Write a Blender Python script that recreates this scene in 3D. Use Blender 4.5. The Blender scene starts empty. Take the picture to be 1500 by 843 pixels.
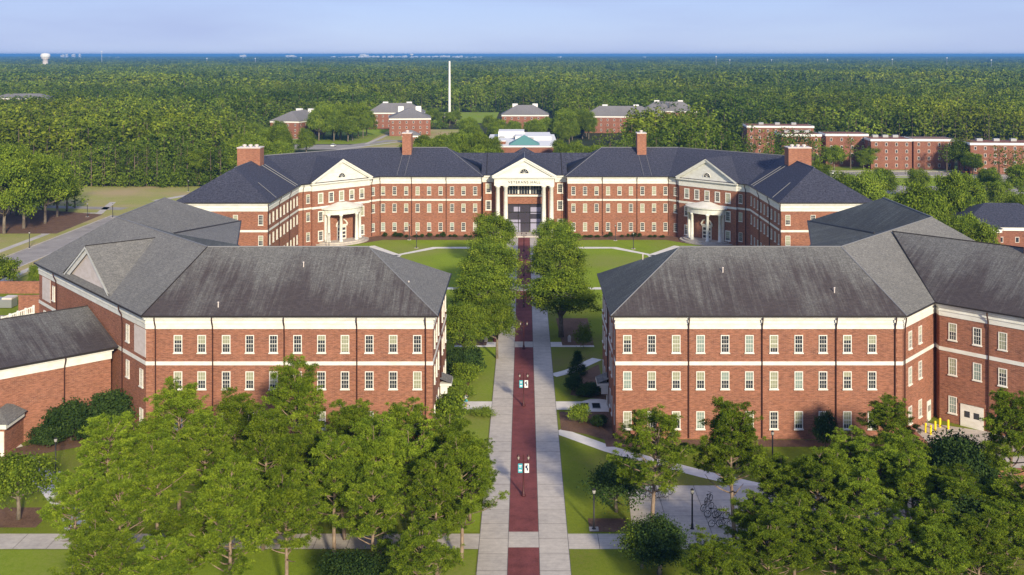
import bpy, math, random
import numpy as np
from math import radians as R, sin, cos, pi, atan2, hypot
random.seed(7); rng = np.random.default_rng(11)
sc = bpy.context.scene
C = sc.collection

# ------------------------------------------------------------------ camera, sky, sun, exposure
H = 46.0; F = 1530.0
cam = bpy.data.cameras.new('camera'); co = bpy.data.objects.new('camera', cam); C.objects.link(co)
co.location = (0, 0, H); co.rotation_euler = (R(90), 0, 0)
cam.sensor_width = 36; cam.lens = F/1500*36
cam.shift_x = -0.012; cam.shift_y = -0.2277
cam.clip_start = 1; cam.clip_end = 200000
sc.camera = co
SUN_EL = R(22); SX, SY = 0.33, -0.944
w = bpy.data.worlds.new('World'); sc.world = w; w.use_nodes = True
nt = w.node_tree; nd = nt.nodes; bg = nd['Background']
sky = nd.new('ShaderNodeTexSky'); sky.sky_type = 'NISHITA'; sky.sun_disc = False
sky.sun_elevation = SUN_EL; sky.sun_rotation = atan2(SX, SY)
sky.air_density = 1.0; sky.dust_density = 0.0; sky.ozone_density = 4.0; sky.altitude = 50
tc = nd.new('ShaderNodeTexCoord'); mp = nd.new('ShaderNodeMapping'); mp.inputs['Scale'].default_value = (1.3, 1.3, 9)
nz = nd.new('ShaderNodeTexNoise'); nz.inputs['Scale'].default_value = 2.2; nz.inputs['Detail'].default_value = 5; nz.inputs['Roughness'].default_value = .55
rp = nd.new('ShaderNodeValToRGB'); rp.color_ramp.elements[0].position = .42; rp.color_ramp.elements[1].position = .78
rp.color_ramp.elements[0].color = (.78, .78, .78, 1); rp.color_ramp.elements[1].color = (.95, .95, .95, 1)
mx = nd.new('ShaderNodeMixRGB'); mx.inputs[2].default_value = (2.0, 2.4, 3.75, 1)
nt.links.new(tc.outputs['Generated'], mp.inputs[0]); nt.links.new(mp.outputs[0], nz.inputs[0]); nt.links.new(nz.outputs[0], rp.inputs[0])
nt.links.new(rp.outputs[0], mx.inputs[0]); 
tn = nd.new('ShaderNodeMixRGB'); tn.blend_type = 'MULTIPLY'; tn.inputs[0].default_value = 1; tn.inputs[2].default_value = (.52, .58, .80, 1)
nt.links.new(sky.outputs[0], tn.inputs[1]); nt.links.new(tn.outputs[0], mx.inputs[1]); nt.links.new(mx.outputs[0], bg.inputs[0])
bg.inputs[1].default_value = 0.138
sun = bpy.data.lights.new('sun', 'SUN'); so = bpy.data.objects.new('sun', sun); C.objects.link(so)
sun.energy = 4.0; sun.angle = R(4.5); sun.color = (1, .875, .64)
from mathutils import Vector
so.rotation_euler = Vector((-SX*cos(SUN_EL), -SY*cos(SUN_EL), -sin(SUN_EL))).to_track_quat('-Z', 'Y').to_euler()
sc.view_settings.view_transform = 'Standard'; sc.view_settings.look = 'None'; sc.view_settings.gamma = 1
sc.view_settings.use_curve_mapping = False; sc.view_settings.exposure = 0.68
sc.cycles.max_bounces = 6; sc.cycles.transparent_max_bounces = 4; sc.cycles.volume_bounces = 0

def at(px, py, z=0.0):
    """a measured point of the photograph -> plan position on the level z"""
    y = F*(H-z)/(py-80.0); return ((px-768.0)*y/F, y)
def atD(px, y): return (px-768.0)*y/F

# ------------------------------------------------------------------ materials
M = {}
def mat(name, col, rough=.8, spec=.3, metal=0):
    m = bpy.data.materials.new(name); m.use_nodes = True; b = m.node_tree.nodes['Principled BSDF']
    b.inputs['Base Color'].default_value = (*col, 1); b.inputs['Roughness'].default_value = rough
    b.inputs['Specular IOR Level'].default_value = spec; b.inputs['Metallic'].default_value = metal
    M[name] = m; return m
def N(m, t, **k):
    n = m.node_tree.nodes.new(t)
    for a, v in k.items():
        if hasattr(n, a) and not a.startswith('i_'): setattr(n, a, v)
    return n
def L(m, a, b): m.node_tree.links.new(a, b)
def ramp(m, src, stops):
    r = N(m, 'ShaderNodeValToRGB'); e = r.color_ramp.elements
    while len(e) < len(stops): e.new(.5)
    for i, (p, c) in enumerate(stops): e[i].position = p; e[i].color = (*c, 1) if len(c) == 3 else c
    L(m, src, r.inputs[0]); return r.outputs[0]
def noise(m, vec, scale, detail=4, rough=.55, mapping=None):
    n = N(m, 'ShaderNodeTexNoise'); n.inputs['Scale'].default_value = scale; n.inputs['Detail'].default_value = detail
    n.inputs['Roughness'].default_value = rough
    if mapping:
        q = N(m, 'ShaderNodeMapping'); q.inputs['Scale'].default_value = mapping; L(m, vec, q.inputs[0]); vec = q.outputs[0]
    L(m, vec, n.inputs['Vector']); return n.outputs[0]
def mixc(m, fac, a, b, mode='MIX'):
    n = N(m, 'ShaderNodeMixRGB'); n.blend_type = mode
    for s, v in ((0, fac), (1, a), (2, b)):
        if hasattr(v, 'is_output'): L(m, v, n.inputs[s])
        elif isinstance(v, (int, float)): n.inputs[s].default_value = v
        else: n.inputs[s].default_value = (*v, 1)
    return n.outputs[0]
def coord(m, kind='Object'):
    return N(m, 'ShaderNodeTexCoord').outputs[kind]
def geo(m): return N(m, 'ShaderNodeNewGeometry').outputs['Position']
def base(m): return m.node_tree.nodes['Principled BSDF'].inputs['Base Color']
def bump(m, h, strength=.3, dist=.02):
    b = N(m, 'ShaderNodeBump'); b.inputs['Strength'].default_value = strength; b.inputs['Distance'].default_value = dist
    L(m, h, b.inputs['Height']); L(m, b.outputs[0], m.node_tree.nodes['Principled BSDF'].inputs['Normal'])

def brick_mat(name, c1, c2, mortar, tint=(.55, .3, .22)):
    m = mat(name, c1, .88, .2); uv = coord(m, 'UV')
    b = N(m, 'ShaderNodeTexBrick'); L(m, uv, b.inputs[0])
    b.inputs['Color1'].default_value = (*c1, 1); b.inputs['Color2'].default_value = (*c2, 1); b.inputs['Mortar'].default_value = (*mortar, 1)
    b.inputs['Scale'].default_value = 1; b.inputs['Brick Width'].default_value = .42; b.inputs['Row Height'].default_value = .14
    b.inputs['Mortar Size'].default_value = .012; b.inputs['Bias'].default_value = -.1
    n1 = noise(m, uv, .5, 6, .7, (.35, 1.6, 1)); n2 = noise(m, uv, 3, 3, .7, (.5, 2.2, 1))
    c = mixc(m, ramp(m, n1, [(.36, (0, 0, 0)), (.62, (.75, .75, .75))]), b.outputs[0], tint)
    c = mixc(m, ramp(m, n2, [(.35, (.75, .75, .75)), (.7, (1.15, 1.15, 1.15))]), (0, 0, 0), c)
    c2_ = mixc(m, 1.0, c, ramp(m, n2, [(.35, (.74, .74, .74)), (.65, (1, 1, 1))]), 'MULTIPLY')
    n9 = noise(m, uv, .25, 5, .6, (1.2, .25, 1)); c2_ = mixc(m, 1.0, c2_, ramp(m, n9, [(.35, (.88, .86, .85)), (.6, (1.0, 1, 1))]), 'MULTIPLY')
    L(m, c2_, base(m)); bump(m, b.outputs['Fac'], .2, -.01); return m
brick_mat('brick', (.325, .126, .074), (.225, .082, .053), (.42, .29, .22), (.38, .165, .105))
brick_mat('brick_far', (.28, .10, .065), (.21, .075, .052), (.32, .22, .17), (.34, .15, .10))
brick_mat('brick_chimney', (.36, .14, .085), (.29, .10, .06), (.40, .27, .2), (.42, .2, .13))
def roof_mat(name, stops, streak=.6, course=.5, dark=(.02, .018, .02), grain=4.5):
    m = mat(name, (.1, .1, .1), .85, .25); uv = coord(m, 'UV')
    b = N(m, 'ShaderNodeTexBrick'); L(m, uv, b.inputs[0]); b.inputs['Scale'].default_value = 1
    b.inputs['Brick Width'].default_value = .55; b.inputs['Row Height'].default_value = .28; b.inputs['Mortar Size'].default_value = .012
    b.inputs['Color1'].default_value = (1.15, 1.15, 1.15, 1); b.inputs['Color2'].default_value = (.78, .78, .8, 1); b.inputs['Mortar'].default_value = (.5, .5, .5, 1)
    n1 = noise(m, uv, 1, 7, .8, (2.0, .09, 1)); n2 = noise(m, uv, .16, 4, .6, (1, .6, 1)); n3 = noise(m, uv, grain, 3, .8)
    c = ramp(m, n3, stops)
    f = mixc(m, .45, n1, n2)
    sx = N(m, 'ShaderNodeSeparateXYZ'); L(m, uv, sx.inputs[0]); vr = N(m, 'ShaderNodeMapRange'); L(m, sx.outputs[1], vr.inputs[0]); vr.inputs[1].default_value = 2.0; vr.inputs[2].default_value = 13.5; vr.inputs[3].default_value = .06; vr.inputs[4].default_value = -.10
    ad = N(m, 'ShaderNodeMath'); ad.operation = 'ADD'; L(m, f, ad.inputs[0]); L(m, vr.outputs[0], ad.inputs[1]); f = ad.outputs[0]
    st = ramp(m, f, [(.40, (0, 0, 0)), (.56, (streak,)*3)])
    c = mixc(m, st, c, dark)
    c = mixc(m, course, c, b.outputs[0], 'MULTIPLY')
    L(m, c, base(m)); bump(m, b.outputs['Fac'], .3, -.02); return m
roof_mat('shingle_stained', [(.35, (.085, .083, .078)), (.65, (.20, .195, .185))], .88, .7, (.050, .038, .040))
roof_mat('shingle_clean', [(.35, (.125, .12, .11)), (.65, (.26, .25, .23))], .3, .7, (.09, .09, .088))
roof_mat('shingle_green', [(.35, (.085, .092, .08)), (.65, (.19, .20, .175))], .7, .7, (.045, .045, .045))
roof_mat('shingle_navy', [(.36, (.018, .020, .032)), (.64, (.085, .088, .125))], .25, .6, (.025, .027, .045), 2.6)
roof_mat('shingle_dorm', [(.3, (.15, .14, .14)), (.7, (.26, .25, .25))], .3, .3, (.1, .095, .095))
def trim_mat(name, c):
    m = mat(name, c, .6, .3); n = noise(m, geo(m), .8, 4, .6, (1, 1, 2.5))
    L(m, mixc(m, 1.0, c, ramp(m, n, [(.3, (.86, .84, .8)), (.6, (1, 1, 1))]), 'MULTIPLY'), base(m)); return m
trim_mat('white_trim', (.69, .69, .655)); trim_mat('white_paint', (.72, .70, .65)); trim_mat('panel', (.64, .57, .54))
mat('gutter', (.025, .02, .018), .5); mat('downspout', (.05, .018, .014), .5); mat('cable', (.19, .19, .2), .6)
mat('glass_dark', (.03, .035, .045), .12, .6); mat('blind', (.27, .28, .19), .3, .6); mat('blind_teal', (.22, .28, .25), .3, .6)
mat('glass_blue', (.05, .045, .06), .15, .6); mat('reflection_lav', (.30, .29, .40), .3, .5)  # the lavender tone is a reflection put into colour
mat('black_metal', (.015, .014, .015), .45, .4); mat('burgundy_metal', (.06, .012, .014), .5, .4); mat('lamp_glass', (.35, .34, .32), .3, .5)
mat('teal_cloth', (.05, .33, .42), .8); mat('white_cloth', (.75, .76, .78), .8); mat('navy_cloth', (.02, .04, .09), .8)
mat('yellow_paint', (.80, .62, .02), .5); mat('copper_green', (.10, .24, .23), .6); mat('tyre', (.012, .012, .013), .8)
mat('steel', (.4, .41, .42), .35, .5, .6); mat('skin', (.42, .24, .17), .6); mat('hair', (.03, .018, .012), .7)
mat('car_white', (.7, .7, .7), .3, .5); mat('car_grey', (.16, .17, .19), .3, .5); mat('car_red', (.32, .03, .03), .3, .5); mat('car_blue', (.04, .07, .18), .3, .5)
mat('roof_white', (.72, .71, .70), .7); mat('plaque', (.012, .012, .014), .9, .1)
m = mat('concrete', (.42, .39, .36), .85, .2); p = geo(m)
n1 = noise(m, p, .16, 5, .65); n2 = noise(m, p, 1.5, 5, .7); n3 = noise(m, p, 3, 3, .6, (.12, 1.8, 1))
c = ramp(m, n1, [(.32, (.37, .325, .285)), (.62, (.62, .545, .465))])
c = mixc(m, .35, c, ramp(m, n2, [(.36, (.22, .20, .19)), (.64, (.60, .56, .50))]))
c = mixc(m, .35, c, ramp(m, n3, [(.35, (.30, .28, .27)), (.65, (.50, .47, .44))])); L(m, c, base(m)); bump(m, n2, .2, .01)
m = mat('concrete_pale', (.66, .62, .58), .85, .2); L(m, ramp(m, noise(m, geo(m), .5, 5, .6), [(.3, (.56, .53, .50)), (.65, (.72, .68, .63))]), base(m))
m = mat('red_paving', (.13, .03, .03), .85, .2); p = geo(m)
n1 = noise(m, p, .25, 4, .6); n2 = noise(m, p, 9, 3, .7)
c = ramp(m, n1, [(.3, (.16, .045, .047)), (.7, (.23, .065, .062))]); c = mixc(m, .5, c, ramp(m, n2, [(.3, (.10, .03, .032)), (.7, (.31, .10, .092))])); n3 = noise(m, p, .7, 6, .7); c = mixc(m, 1.0, c, ramp(m, n3, [(.35, (.68, .68, .68)), (.6, (1, 1, 1))]), 'MULTIPLY'); L(m, c, base(m)); bump(m, n2, .2, .01)
m = mat('joint', (.13, .12, .115), .9)
m = mat('asphalt', (.09, .09, .095), .9, .2); n1 = noise(m, geo(m), .3, 5, .6); L(m, ramp(m, n1, [(.3, (.24, .215, .20)), (.7, (.34, .31, .28))]), base(m))
m = mat('mulch', (.11, .06, .04), .95, .1); n1 = noise(m, geo(m), .5, 8, .75); n2 = noise(m, geo(m), 5, 3, .7)
c = ramp(m, n1, [(.35, (.10, .055, .038)), (.65, (.21, .125, .085))]); L(m, mixc(m, .4, c, ramp(m, n2, [(.3, (.05, .03, .02)), (.7, (.26, .16, .11))])), base(m)); bump(m, n2, .6, .05)
def grass_mat(name, a, b, c3, patch=(.10, .075, .035), pf=.66):
    m = mat(name, a, .95, .1); p = geo(m)
    n1 = noise(m, p, .13, 7, .72); n2 = noise(m, p, 2.2, 5, .75); n4 = noise(m, p, .05, 3, .5); n5 = noise(m, p, 14, 2, .7)
    c = ramp(m, n1, [(.3, a), (.5, b), (.7, c3)])
    c = mixc(m, .45, c, ramp(m, n2, [(.3, tuple(v*.6 for v in a)), (.7, tuple(v*1.25 for v in c3))]))
    c = mixc(m, .35, c, ramp(m, n5, [(.3, tuple(v*.4 for v in a)), (.7, tuple(v*1.5 for v in c3))]))
    c = mixc(m, ramp(m, mixc(m, .4, n4, n2), [(pf-.04, (0, 0, 0)), (pf+.10, (.7, .7, .7))]), c, patch)
    L(m, c, base(m)); bump(m, n5, .8, .08); return m
grass_mat('grass', (.105, .145, .012), (.155, .205, .016), (.21, .255, .022), (.17, .13, .06), .535)
grass_mat('grass_quad', (.135, .20, .014), (.19, .27, .018), (.25, .33, .028), (.24, .24, .07), .51)
grass_mat('grass_dry', (.32, .28, .10), (.42, .36, .14), (.26, .30, .06), (.44, .31, .19), .50)
m = mat('forest_floor', (.03, .035, .012), .95, .1); n1 = noise(m, geo(m), .02, 5, .6); L(m, ramp(m, n1, [(.35, (.022, .035, .012)), (.65, (.055, .05, .022))]), base(m))
m = mat('sea', (.15, .23, .34), .7, .2)
m = mat('bark_pine', (.22, .15, .11), .95, .1); n1 = noise(m, coord(m), 3, 5, .7, (1, 1, .3)); L(m, ramp(m, n1, [(.3, (.13, .085, .06)), (.7, (.34, .26, .20))]), base(m))
mat('bark_far', (.14, .11, .085), .95, .1)
m = mat('bark_grey', (.2, .17, .14), .95, .1); n1 = noise(m, coord(m), 4, 5, .7, (1, 1, .4)); L(m, ramp(m, n1, [(.3, (.10, .08, .06)), (.7, (.26, .22, .18))]), base(m))
def leaf_mat(name, a, b, c3, trans=.3, attr=True, far=False):
    m = bpy.data.materials.new(name); m.use_nodes = True; nt = m.node_tree; nt.nodes.clear(); M[name] = m
    out = N(m, 'ShaderNodeOutputMaterial')
    at_ = N(m, 'ShaderNodeAttribute'); at_.attribute_name = 'hue'
    oi = N(m, 'ShaderNodeObjectInfo')
    c = ramp(m, at_.outputs['Fac'], [(0, a), (.5, b), (1, c3)])
    hs = N(m, 'ShaderNodeHueSaturation'); L(m, c, hs.inputs['Color'])
    mm = N(m, 'ShaderNodeMapRange'); L(m, oi.outputs['Random'], mm.inputs[0]); mm.inputs[3].default_value = .76; mm.inputs[4].default_value = 1.25
    L(m, mm.outputs[0], hs.inputs['Value'])
    if far:
        n = noise(m, geo(m), .006, 7, .68)
        col = mixc(m, 1.0, hs.outputs[0], ramp(m, n, [(.36, (.50, .62, .70)), (.5, (.95, 1, .95)), (.64, (1.35, 1.2, .8))]), 'MULTIPLY')
    else: col = hs.outputs[0]
    d = N(m, 'ShaderNodeBsdfDiffuse'); t = N(m, 'ShaderNodeBsdfTranslucent'); x = N(m, 'ShaderNodeMixShader'); x.inputs[0].default_value = trans
    L(m, col, d.inputs[0]); L(m, col, t.inputs[0]); L(m, d.outputs[0], x.inputs[1]); L(m, t.outputs[0], x.inputs[2]); L(m, x.outputs[0], out.inputs[0])
    return m
leaf_mat('needles', (.06, .098, .012), (.135, .195, .017), (.26, .33, .03), .18)
leaf_mat('leaves', (.05, .08, .012), (.115, .17, .018), (.23, .29, .03), .15)
leaf_mat('leaves_mid', (.06, .10, .015), (.13, .19, .022), (.23, .29, .032), .12)
leaf_mat('leaves_light', (.10, .155, .02), (.15, .21, .025), (.21, .26, .035), .15)
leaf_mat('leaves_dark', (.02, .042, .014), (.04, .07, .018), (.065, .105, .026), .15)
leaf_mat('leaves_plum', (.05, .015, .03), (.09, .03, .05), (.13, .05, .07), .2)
leaf_mat('forest_leaves', (.045, .072, .012), (.105, .148, .018), (.195, .235, .028), .08, far=True)

# ------------------------------------------------------------------ mesh helpers
class MB:
    def __init__(s): s.v = []; s.f = []; s.uv = []; s.mi = []
    def face(s, pts, uv=None, mi=0):
        i = len(s.v); s.v += [tuple(p) for p in pts]; s.f.append(tuple(range(i, i+len(pts))))
        s.uv.append(uv if uv else [(p[0]+p[1], p[2]) for p in pts]); s.mi.append(mi); return s
    def box(s, x, y, z, sx, sy, sz, rot=0, mi=0):
        """centre x,y, bottom z"""
        c, q = cos(rot), sin(rot); P = []
        for dz in (0, sz):
            for a, b in ((-1, -1), (1, -1), (1, 1), (-1, 1)):
                u, v = a*sx/2, b*sy/2; P.append((x+u*c-v*q, y+u*q+v*c, z+dz))
        for k in range(4):
            a, b = k, (k+1) % 4; l = sx if k % 2 == 0 else sy
            s.face([P[a], P[b], P[b+4], P[a+4]], [(0, z), (l, z), (l, z+sz), (0, z+sz)], mi)
        s.face([P[4], P[5], P[6], P[7]], None, mi); s.face([P[3], P[2], P[1], P[0]], None, mi); return s
    def prism(s, poly, z0, z1, cap=True, mi=0):
        n = len(poly); u = 0
        for k in range(n):
            a, b = poly[k], poly[(k+1) % n]; l = hypot(b[0]-a[0], b[1]-a[1])
            s.face([(a[0], a[1], z0), (b[0], b[1], z0), (b[0], b[1], z1), (a[0], a[1], z1)], [(u, z0), (u+l, z0), (u+l, z1), (u, z1)], mi); u += l
        if cap:
            s.face([(a[0], a[1], z1) for a in poly], None, mi); s.face([(a[0], a[1], z0) for a in reversed(poly)], None, mi)
        return s
    def ring(s, outer, inner, z0, z1):
        n = len(outer)
        s.prism(outer, z0, z1, False)
        for k in range(n):
            j = (k+1) % n; a, b, c, d = outer[k], outer[j], inner[j], inner[k]
            s.face([(*a, z1), (*b, z1), (*c, z1), (*d, z1)]); s.face([(*d, z0), (*c, z0), (*b, z0), (*a, z0)])
        return s
    def tube(s, pts, rad, n=6, cap=True, mi=0):
        pts = [Vector(p) for p in pts]
        if not hasattr(rad, '__len__'): rad = [rad]*len(pts)
        rings = []
        for i, p in enumerate(pts):
            d = (pts[min(i+1, len(pts)-1)]-pts[max(i-1, 0)]).normalized()
            a = d.cross(Vector((0.31, .95, .05))); a = a.normalized() if a.length > .01 else Vector((1, 0, 0)); b = d.cross(a)
            rings.append([p+(a*cos(2*pi*k/n)+b*sin(2*pi*k/n))*rad[i] for k in range(n)])
        i0 = len(s.v); s.v += [tuple(q) for r in rings for q in r]
        for i in range(len(rings)-1):
            for k in range(n):
                j = (k+1) % n; s.f.append((i0+i*n+k, i0+i*n+j, i0+(i+1)*n+j, i0+(i+1)*n+k)); s.uv.append([(0, 0)]*4); s.mi.append(mi)
        if cap:
            s.f.append(tuple(i0+k for k in range(n))[::-1]); s.uv.append([(0, 0)]*n); s.mi.append(mi)
            s.f.append(tuple(i0+(len(rings)-1)*n+k for k in range(n))); s.uv.append([(0, 0)]*n); s.mi.append(mi)
        return s
    def lathe(s, x, y, prof, n=12, mi=0):
        return s.tube([(x, y, z) for r, z in prof], [r for r, z in prof], n, True, mi)
    def mesh(s, name, mats, smooth=False, origin=(0, 0, 0)):
        me = bpy.data.meshes.new(name); ox, oy, oz = origin
        me.from_pydata([(x-ox, y-oy, z-oz) for x, y, z in s.v], [], s.f)
        uvl = me.uv_layers.new(name='UVMap'); uvl.data.foreach_set('uv', [c for f in s.uv for p in f for c in p])
        for mm in ([mats] if isinstance(mats, str) else mats): me.materials.append(M[mm])
        me.polygons.foreach_set('material_index', s.mi)
        if smooth: me.polygons.foreach_set('use_smooth', [True]*len(me.polygons))
        me.update(); return me
    def build(s, name, mats, parent=None, smooth=False):
        org = (0, 0, 0)
        if parent is not None: org = WO.get(parent.name, (0, 0, 0))
        o = bpy.data.objects.new(name, s.mesh(name, mats, smooth, org)); C.objects.link(o)
        if parent is not None: o.parent = parent; WO[o.name] = org
        return o
WO = {}   # world origin in which the children of a thing are measured
def place(name, me, parent, loc=(0, 0, 0), rz=0):
    o = bpy.data.objects.new(name, me); C.objects.link(o); o.location = loc; o.rotation_euler = (0, 0, rz)
    if parent is not None: o.parent = parent
    return o
def tag(o, label, cat, group=None, kind=None):
    if label: o['label'] = label
    if cat: o['category'] = cat
    if group: o['group'] = group
    if kind: o['kind'] = kind
    return o
def thing(name, label, cat, loc=(0, 0, 0), rz=0, group=None):
    o = bpy.data.objects.new(name, None); C.objects.link(o); o.location = loc; o.rotation_euler = (0, 0, rz)
    o.empty_display_size = .5
    WO[o.name] = tuple(loc) if rz == 0 else (0, 0, 0)
    return tag(o, label, cat, group)
def copy_tree(o, parent=None):
    c = o.copy(); C.objects.link(c)
    if parent is not None: c.parent = parent
    for ch in KIDS.get(o.name, []): copy_tree(ch, c)
    return c
KIDS = {}
def offset(poly, d):
    """poly counter-clockwise, d outward"""
    n = len(poly); out = []
    for i in range(n):
        p0, p1, p2 = poly[i-1], poly[i], poly[(i+1) % n]
        def nrm(a, b):
            l = hypot(b[0]-a[0], b[1]-a[1]); return ((b[1]-a[1])/l, -(b[0]-a[0])/l)
        a, b = nrm(p0, p1), nrm(p1, p2); k = 1+a[0]*b[0]+a[1]*b[1]
        out.append((p1[0]+d*(a[0]+b[0])/k, p1[1]+d*(a[1]+b[1])/k))
    return out
def struct(name, mb, m): return tag(mb.build(name, m), None, None, None, 'structure')
def sheet(poly, z): return MB().face([(x, y, z) for x, y in poly])
def strip(pts, width, z, mb=None):
    mb = mb or MB(); P = [Vector(p) for p in pts]; Ls, Rs = [], []
    for i, p in enumerate(P):
        d = (P[min(i+1, len(P)-1)]-P[max(i-1, 0)]).normalized(); n = Vector((-d.y, d.x))*width/2
        Ls.append(p+n); Rs.append(p-n)
    for i in range(len(P)-1): mb.face([(*Rs[i], z), (*Rs[i+1], z), (*Ls[i+1], z), (*Ls[i], z)])
    return mb

# ------------------------------------------------------------------ ground, roads, paths, sea
struct('ground', sheet([(-60000, -400), (60000, -400), (60000, 13800), (-60000, 13800)], 0), 'forest_floor')
struct('sea', sheet([(-90000, 13800), (90000, 13800), (90000, 90000), (-90000, 90000)], 0), 'sea')
struct('lawn', sheet([(-104, 40), (112, 40), (112, 330), (-104, 330)], .004), 'grass')
struct('field', sheet([(-260, 120), (-104, 120), (-104, 364), (-260, 364)], .004), 'grass_dry')
struct('quad_lawn', sheet([(-52, 218), (-4.5, 186), (4.5, 186), (52, 218), (52, 247), (36, 262), (-36, 262), (-52, 247)], .008), 'grass_quad')
struct('side_lawn', MB().face([(x, y, .008) for x, y in [(-9, 100.6), (-4.4, 100.6), (-4.4, 163.5), (-9, 163.5)]]).face([(x, y, .008) for x, y in [(-64, 60), (-4.4, 60), (-4.4, 96.9), (-64, 96.9)]]), 'grass_quad')
G0, G1, G2, G3, G4 = .012, .016, .020, .024, .028
wk = MB()
wk.face([(-4.25, 60, G2), (4.15, 60, G2), (4.15, 262, G2), (-4.25, 262, G2)])
struct('main_walk', wk, 'concrete')
rd = MB()
for a, b in ((60, 97.4), (100.6, 164.0), (167.2, 203), (209, 262)):
    rd.face([(-1.5, a, G3), (1.36, a, G3), (1.36, b, G3), (-1.5, b, G3)])
struct('red_paving', rd, 'red_paving')
jt = MB(); y = 62.0
while y < 262:
    for a, b in ((-4.25, -1.52), (1.38, 4.15)): jt.face([(a, y, G4), (b, y, G4), (b, y+.05, G4), (a, y+.05, G4)])
    y += 3.1
for x in (-4.27, -1.54, 1.36, 4.12): jt.face([(x, 60, G4), (x+.05, 60, G4), (x+.05, 262, G4), (x, 262, G4)])
for x in list(np.arange(-60, -5, 3.1))+list(np.arange(7, 60, 3.1)):
    jt.face([(x, 97.1, G4), (x+.05, 97.1, G4), (x+.05, 100.2, G4), (x, 100.2, G4)])
for x in np.arange(14, 40, 4): jt.face([(x, 100.2, G4), (x+.05, 100.2, G4), (x+.05, 111.4, G4), (x, 111.4, G4)])
for yy in (104, 107.7): jt.face([(10.6, yy, G4), (44, yy, G4), (44, yy+.05, G4), (10.6, yy+.05, G4)])
struct('paving_joints', jt, 'joint')
pa = MB()
pa.face([(-80, 97.1, G1), (-4.25, 97.1, G1), (-4.25, 100.2, G1), (-80, 100.2, G1)])
pa.face([(4.15, 97.1, G1), (70, 97.1, G1), (70, 100.2, G1), (4.15, 100.2, G1)])
struct('cross_path', pa, 'concrete')
struct('plaza', sheet([(10.4, 100.2), (44, 100.2), (44, 111.4), (24, 111.4), (11, 111.4)], G1), 'concrete')
b = MB()
for sgn in (-1, 1):
    def X(*p): return [(sgn*x, y) for x, y in p]
    strip(X((4.1, 165.6), (11, 165.6)), 2.8, G0, b)
    strip(X((4.1, 136.8), (11, 136.8)), 3.2, G0, b)
    strip(X((4.1, 248.4), (14.3, 248.4), (21.3, 248.4), (29.1, 239.4), (36.9, 250.6)), 2.2, G0, b)
    strip(X((29.1, 239.4), (31, 225), (30, 205), (4.2, 205.5)), 2.0, G0, b)
strip([(4.1, 127.7), (9.8, 121.8), (14.3, 118.3), (19.7, 114.4), (25.5, 110.8)], 1.9, G0, b)
strip([(4.1, 149.6), (6.5, 151.5), (11, 157.8)], 1.7, G0, b)
strip([(-64.5, 127.5), (-59, 121), (-51.4, 112.5), (-44.5, 103.5), (-42, 99)], 2.3, G0, b)
strip([(-62, 126), (-70, 124), (-80, 124)], 5, G0+.002, b)
b.face([(7.6, 133.9, G0+.004), (10.9, 133.9, G0+.004), (10.9, 139.4, G0+.004), (8.8, 139.4, G0+.004), (7.6, 138.4, G0+.004)])
struct('side_paths', b, 'concrete_pale')
struct('centre_plaza', sheet([(-9, 197), (9, 197), (9, 212), (-9, 212)], G1), 'concrete')
struct('hall_forecourt', sheet([(-9, 258), (9, 258), (9, 340), (-9, 340)], .014), 'concrete')
mu = MB()
for sgn in (-1, 1):
    mu.face([(sgn*x, y, .020) for x, y in [(10.5, 258.8), (35, 258.8), (46, 247.5), (53, 240), (54, 249), (37, 265), (10.5, 265)]])
    mu.face([(sgn*x, y, .020) for x, y in [(6, 165), (11, 165), (11, 182), (5.5, 182)]])
    mu.face([(sgn*x, y, .020) for x, y in [(9.6, 122.4), (45, 122.4), (46, 124.7), (9.6, 124.7)]])
mu.face([(x, y, .021) for x, y in [(4.5, 127.9), (7.6, 126.4), (11, 123.4), (11, 134.4), (4.5, 134.4)]])
mu.face([(x, y, .021) for x, y in [(6.2, 141), (11, 139), (11, 155), (7.5, 149.5)]])
mu.face([(x, y, .021) for x, y in [(-11, 139), (-7.8, 139), (-7.6, 152), (-11, 155)]])
mu.face([(x, y, .021) for x, y in [(-50, 131), (-62, 119.5), (-60, 117.5), (-47, 125.5), (-46, 130)]])
mu.face([(x, y, .021) for x, y in [(-53, 101.5), (-47.5, 101.5), (-47.5, 106), (-53, 106)]])
mu.face([(x, y, .021) for x, y in [(6.3, 100.6), (10, 100.6), (10, 103.5), (6.3, 103.5)]])
mu.face([(x, y, .021) for x, y in [(-165, 268), (-120, 268), (-121, 300), (-165, 318)]])
struct('mulch_beds', mu, 'mulch')
rdm = MB()
rdm.face([(x, y, .012) for x, y in [(-117.5, 100), (-109.3, 100), (-109.3, 298), (-117.5, 298)]])
strip([(-108, 311), (-70, 311)], 5, .012, rdm)
strip([(-119, 311), (-230, 330)], 5, .012, rdm)
strip([(104, 402), (260, 402)], 14, .012, rdm)
strip([(100, 362), (150, 356), (190, 340), (230, 310)], 15, .016, rdm)
strip([(178, 396), (172, 350)], 9, .024, rdm)
rdm.face([(x, y, .020) for x, y in [(96, 345), (128, 345), (130, 375), (96, 375)]])
strip([(-145, 600), (-150, 560), (-128, 525), (-90, 520), (-70, 560)], 9, .012, rdm)
rdm.face([(x, y, .016) for x, y in [(-138, 505), (-82, 505), (-78, 532), (-132, 532)]])
struct('roads', rdm, 'asphalt')
kb = MB()
for x in (-117.7, -109.1): kb.box(x, 199, 0, .3, 198, .13)
for y0 in (394.8, 409.2): kb.box(180, y0, 0, 160, .3, .13)
struct('kerbs', kb, 'concrete')
sw = MB(); strip([(-122.5, 150), (-122.5, 300), (-128, 325)], 1.9, .012, sw); strip([(-106, 160), (-106, 322)], 1.8, .012, sw)
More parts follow.
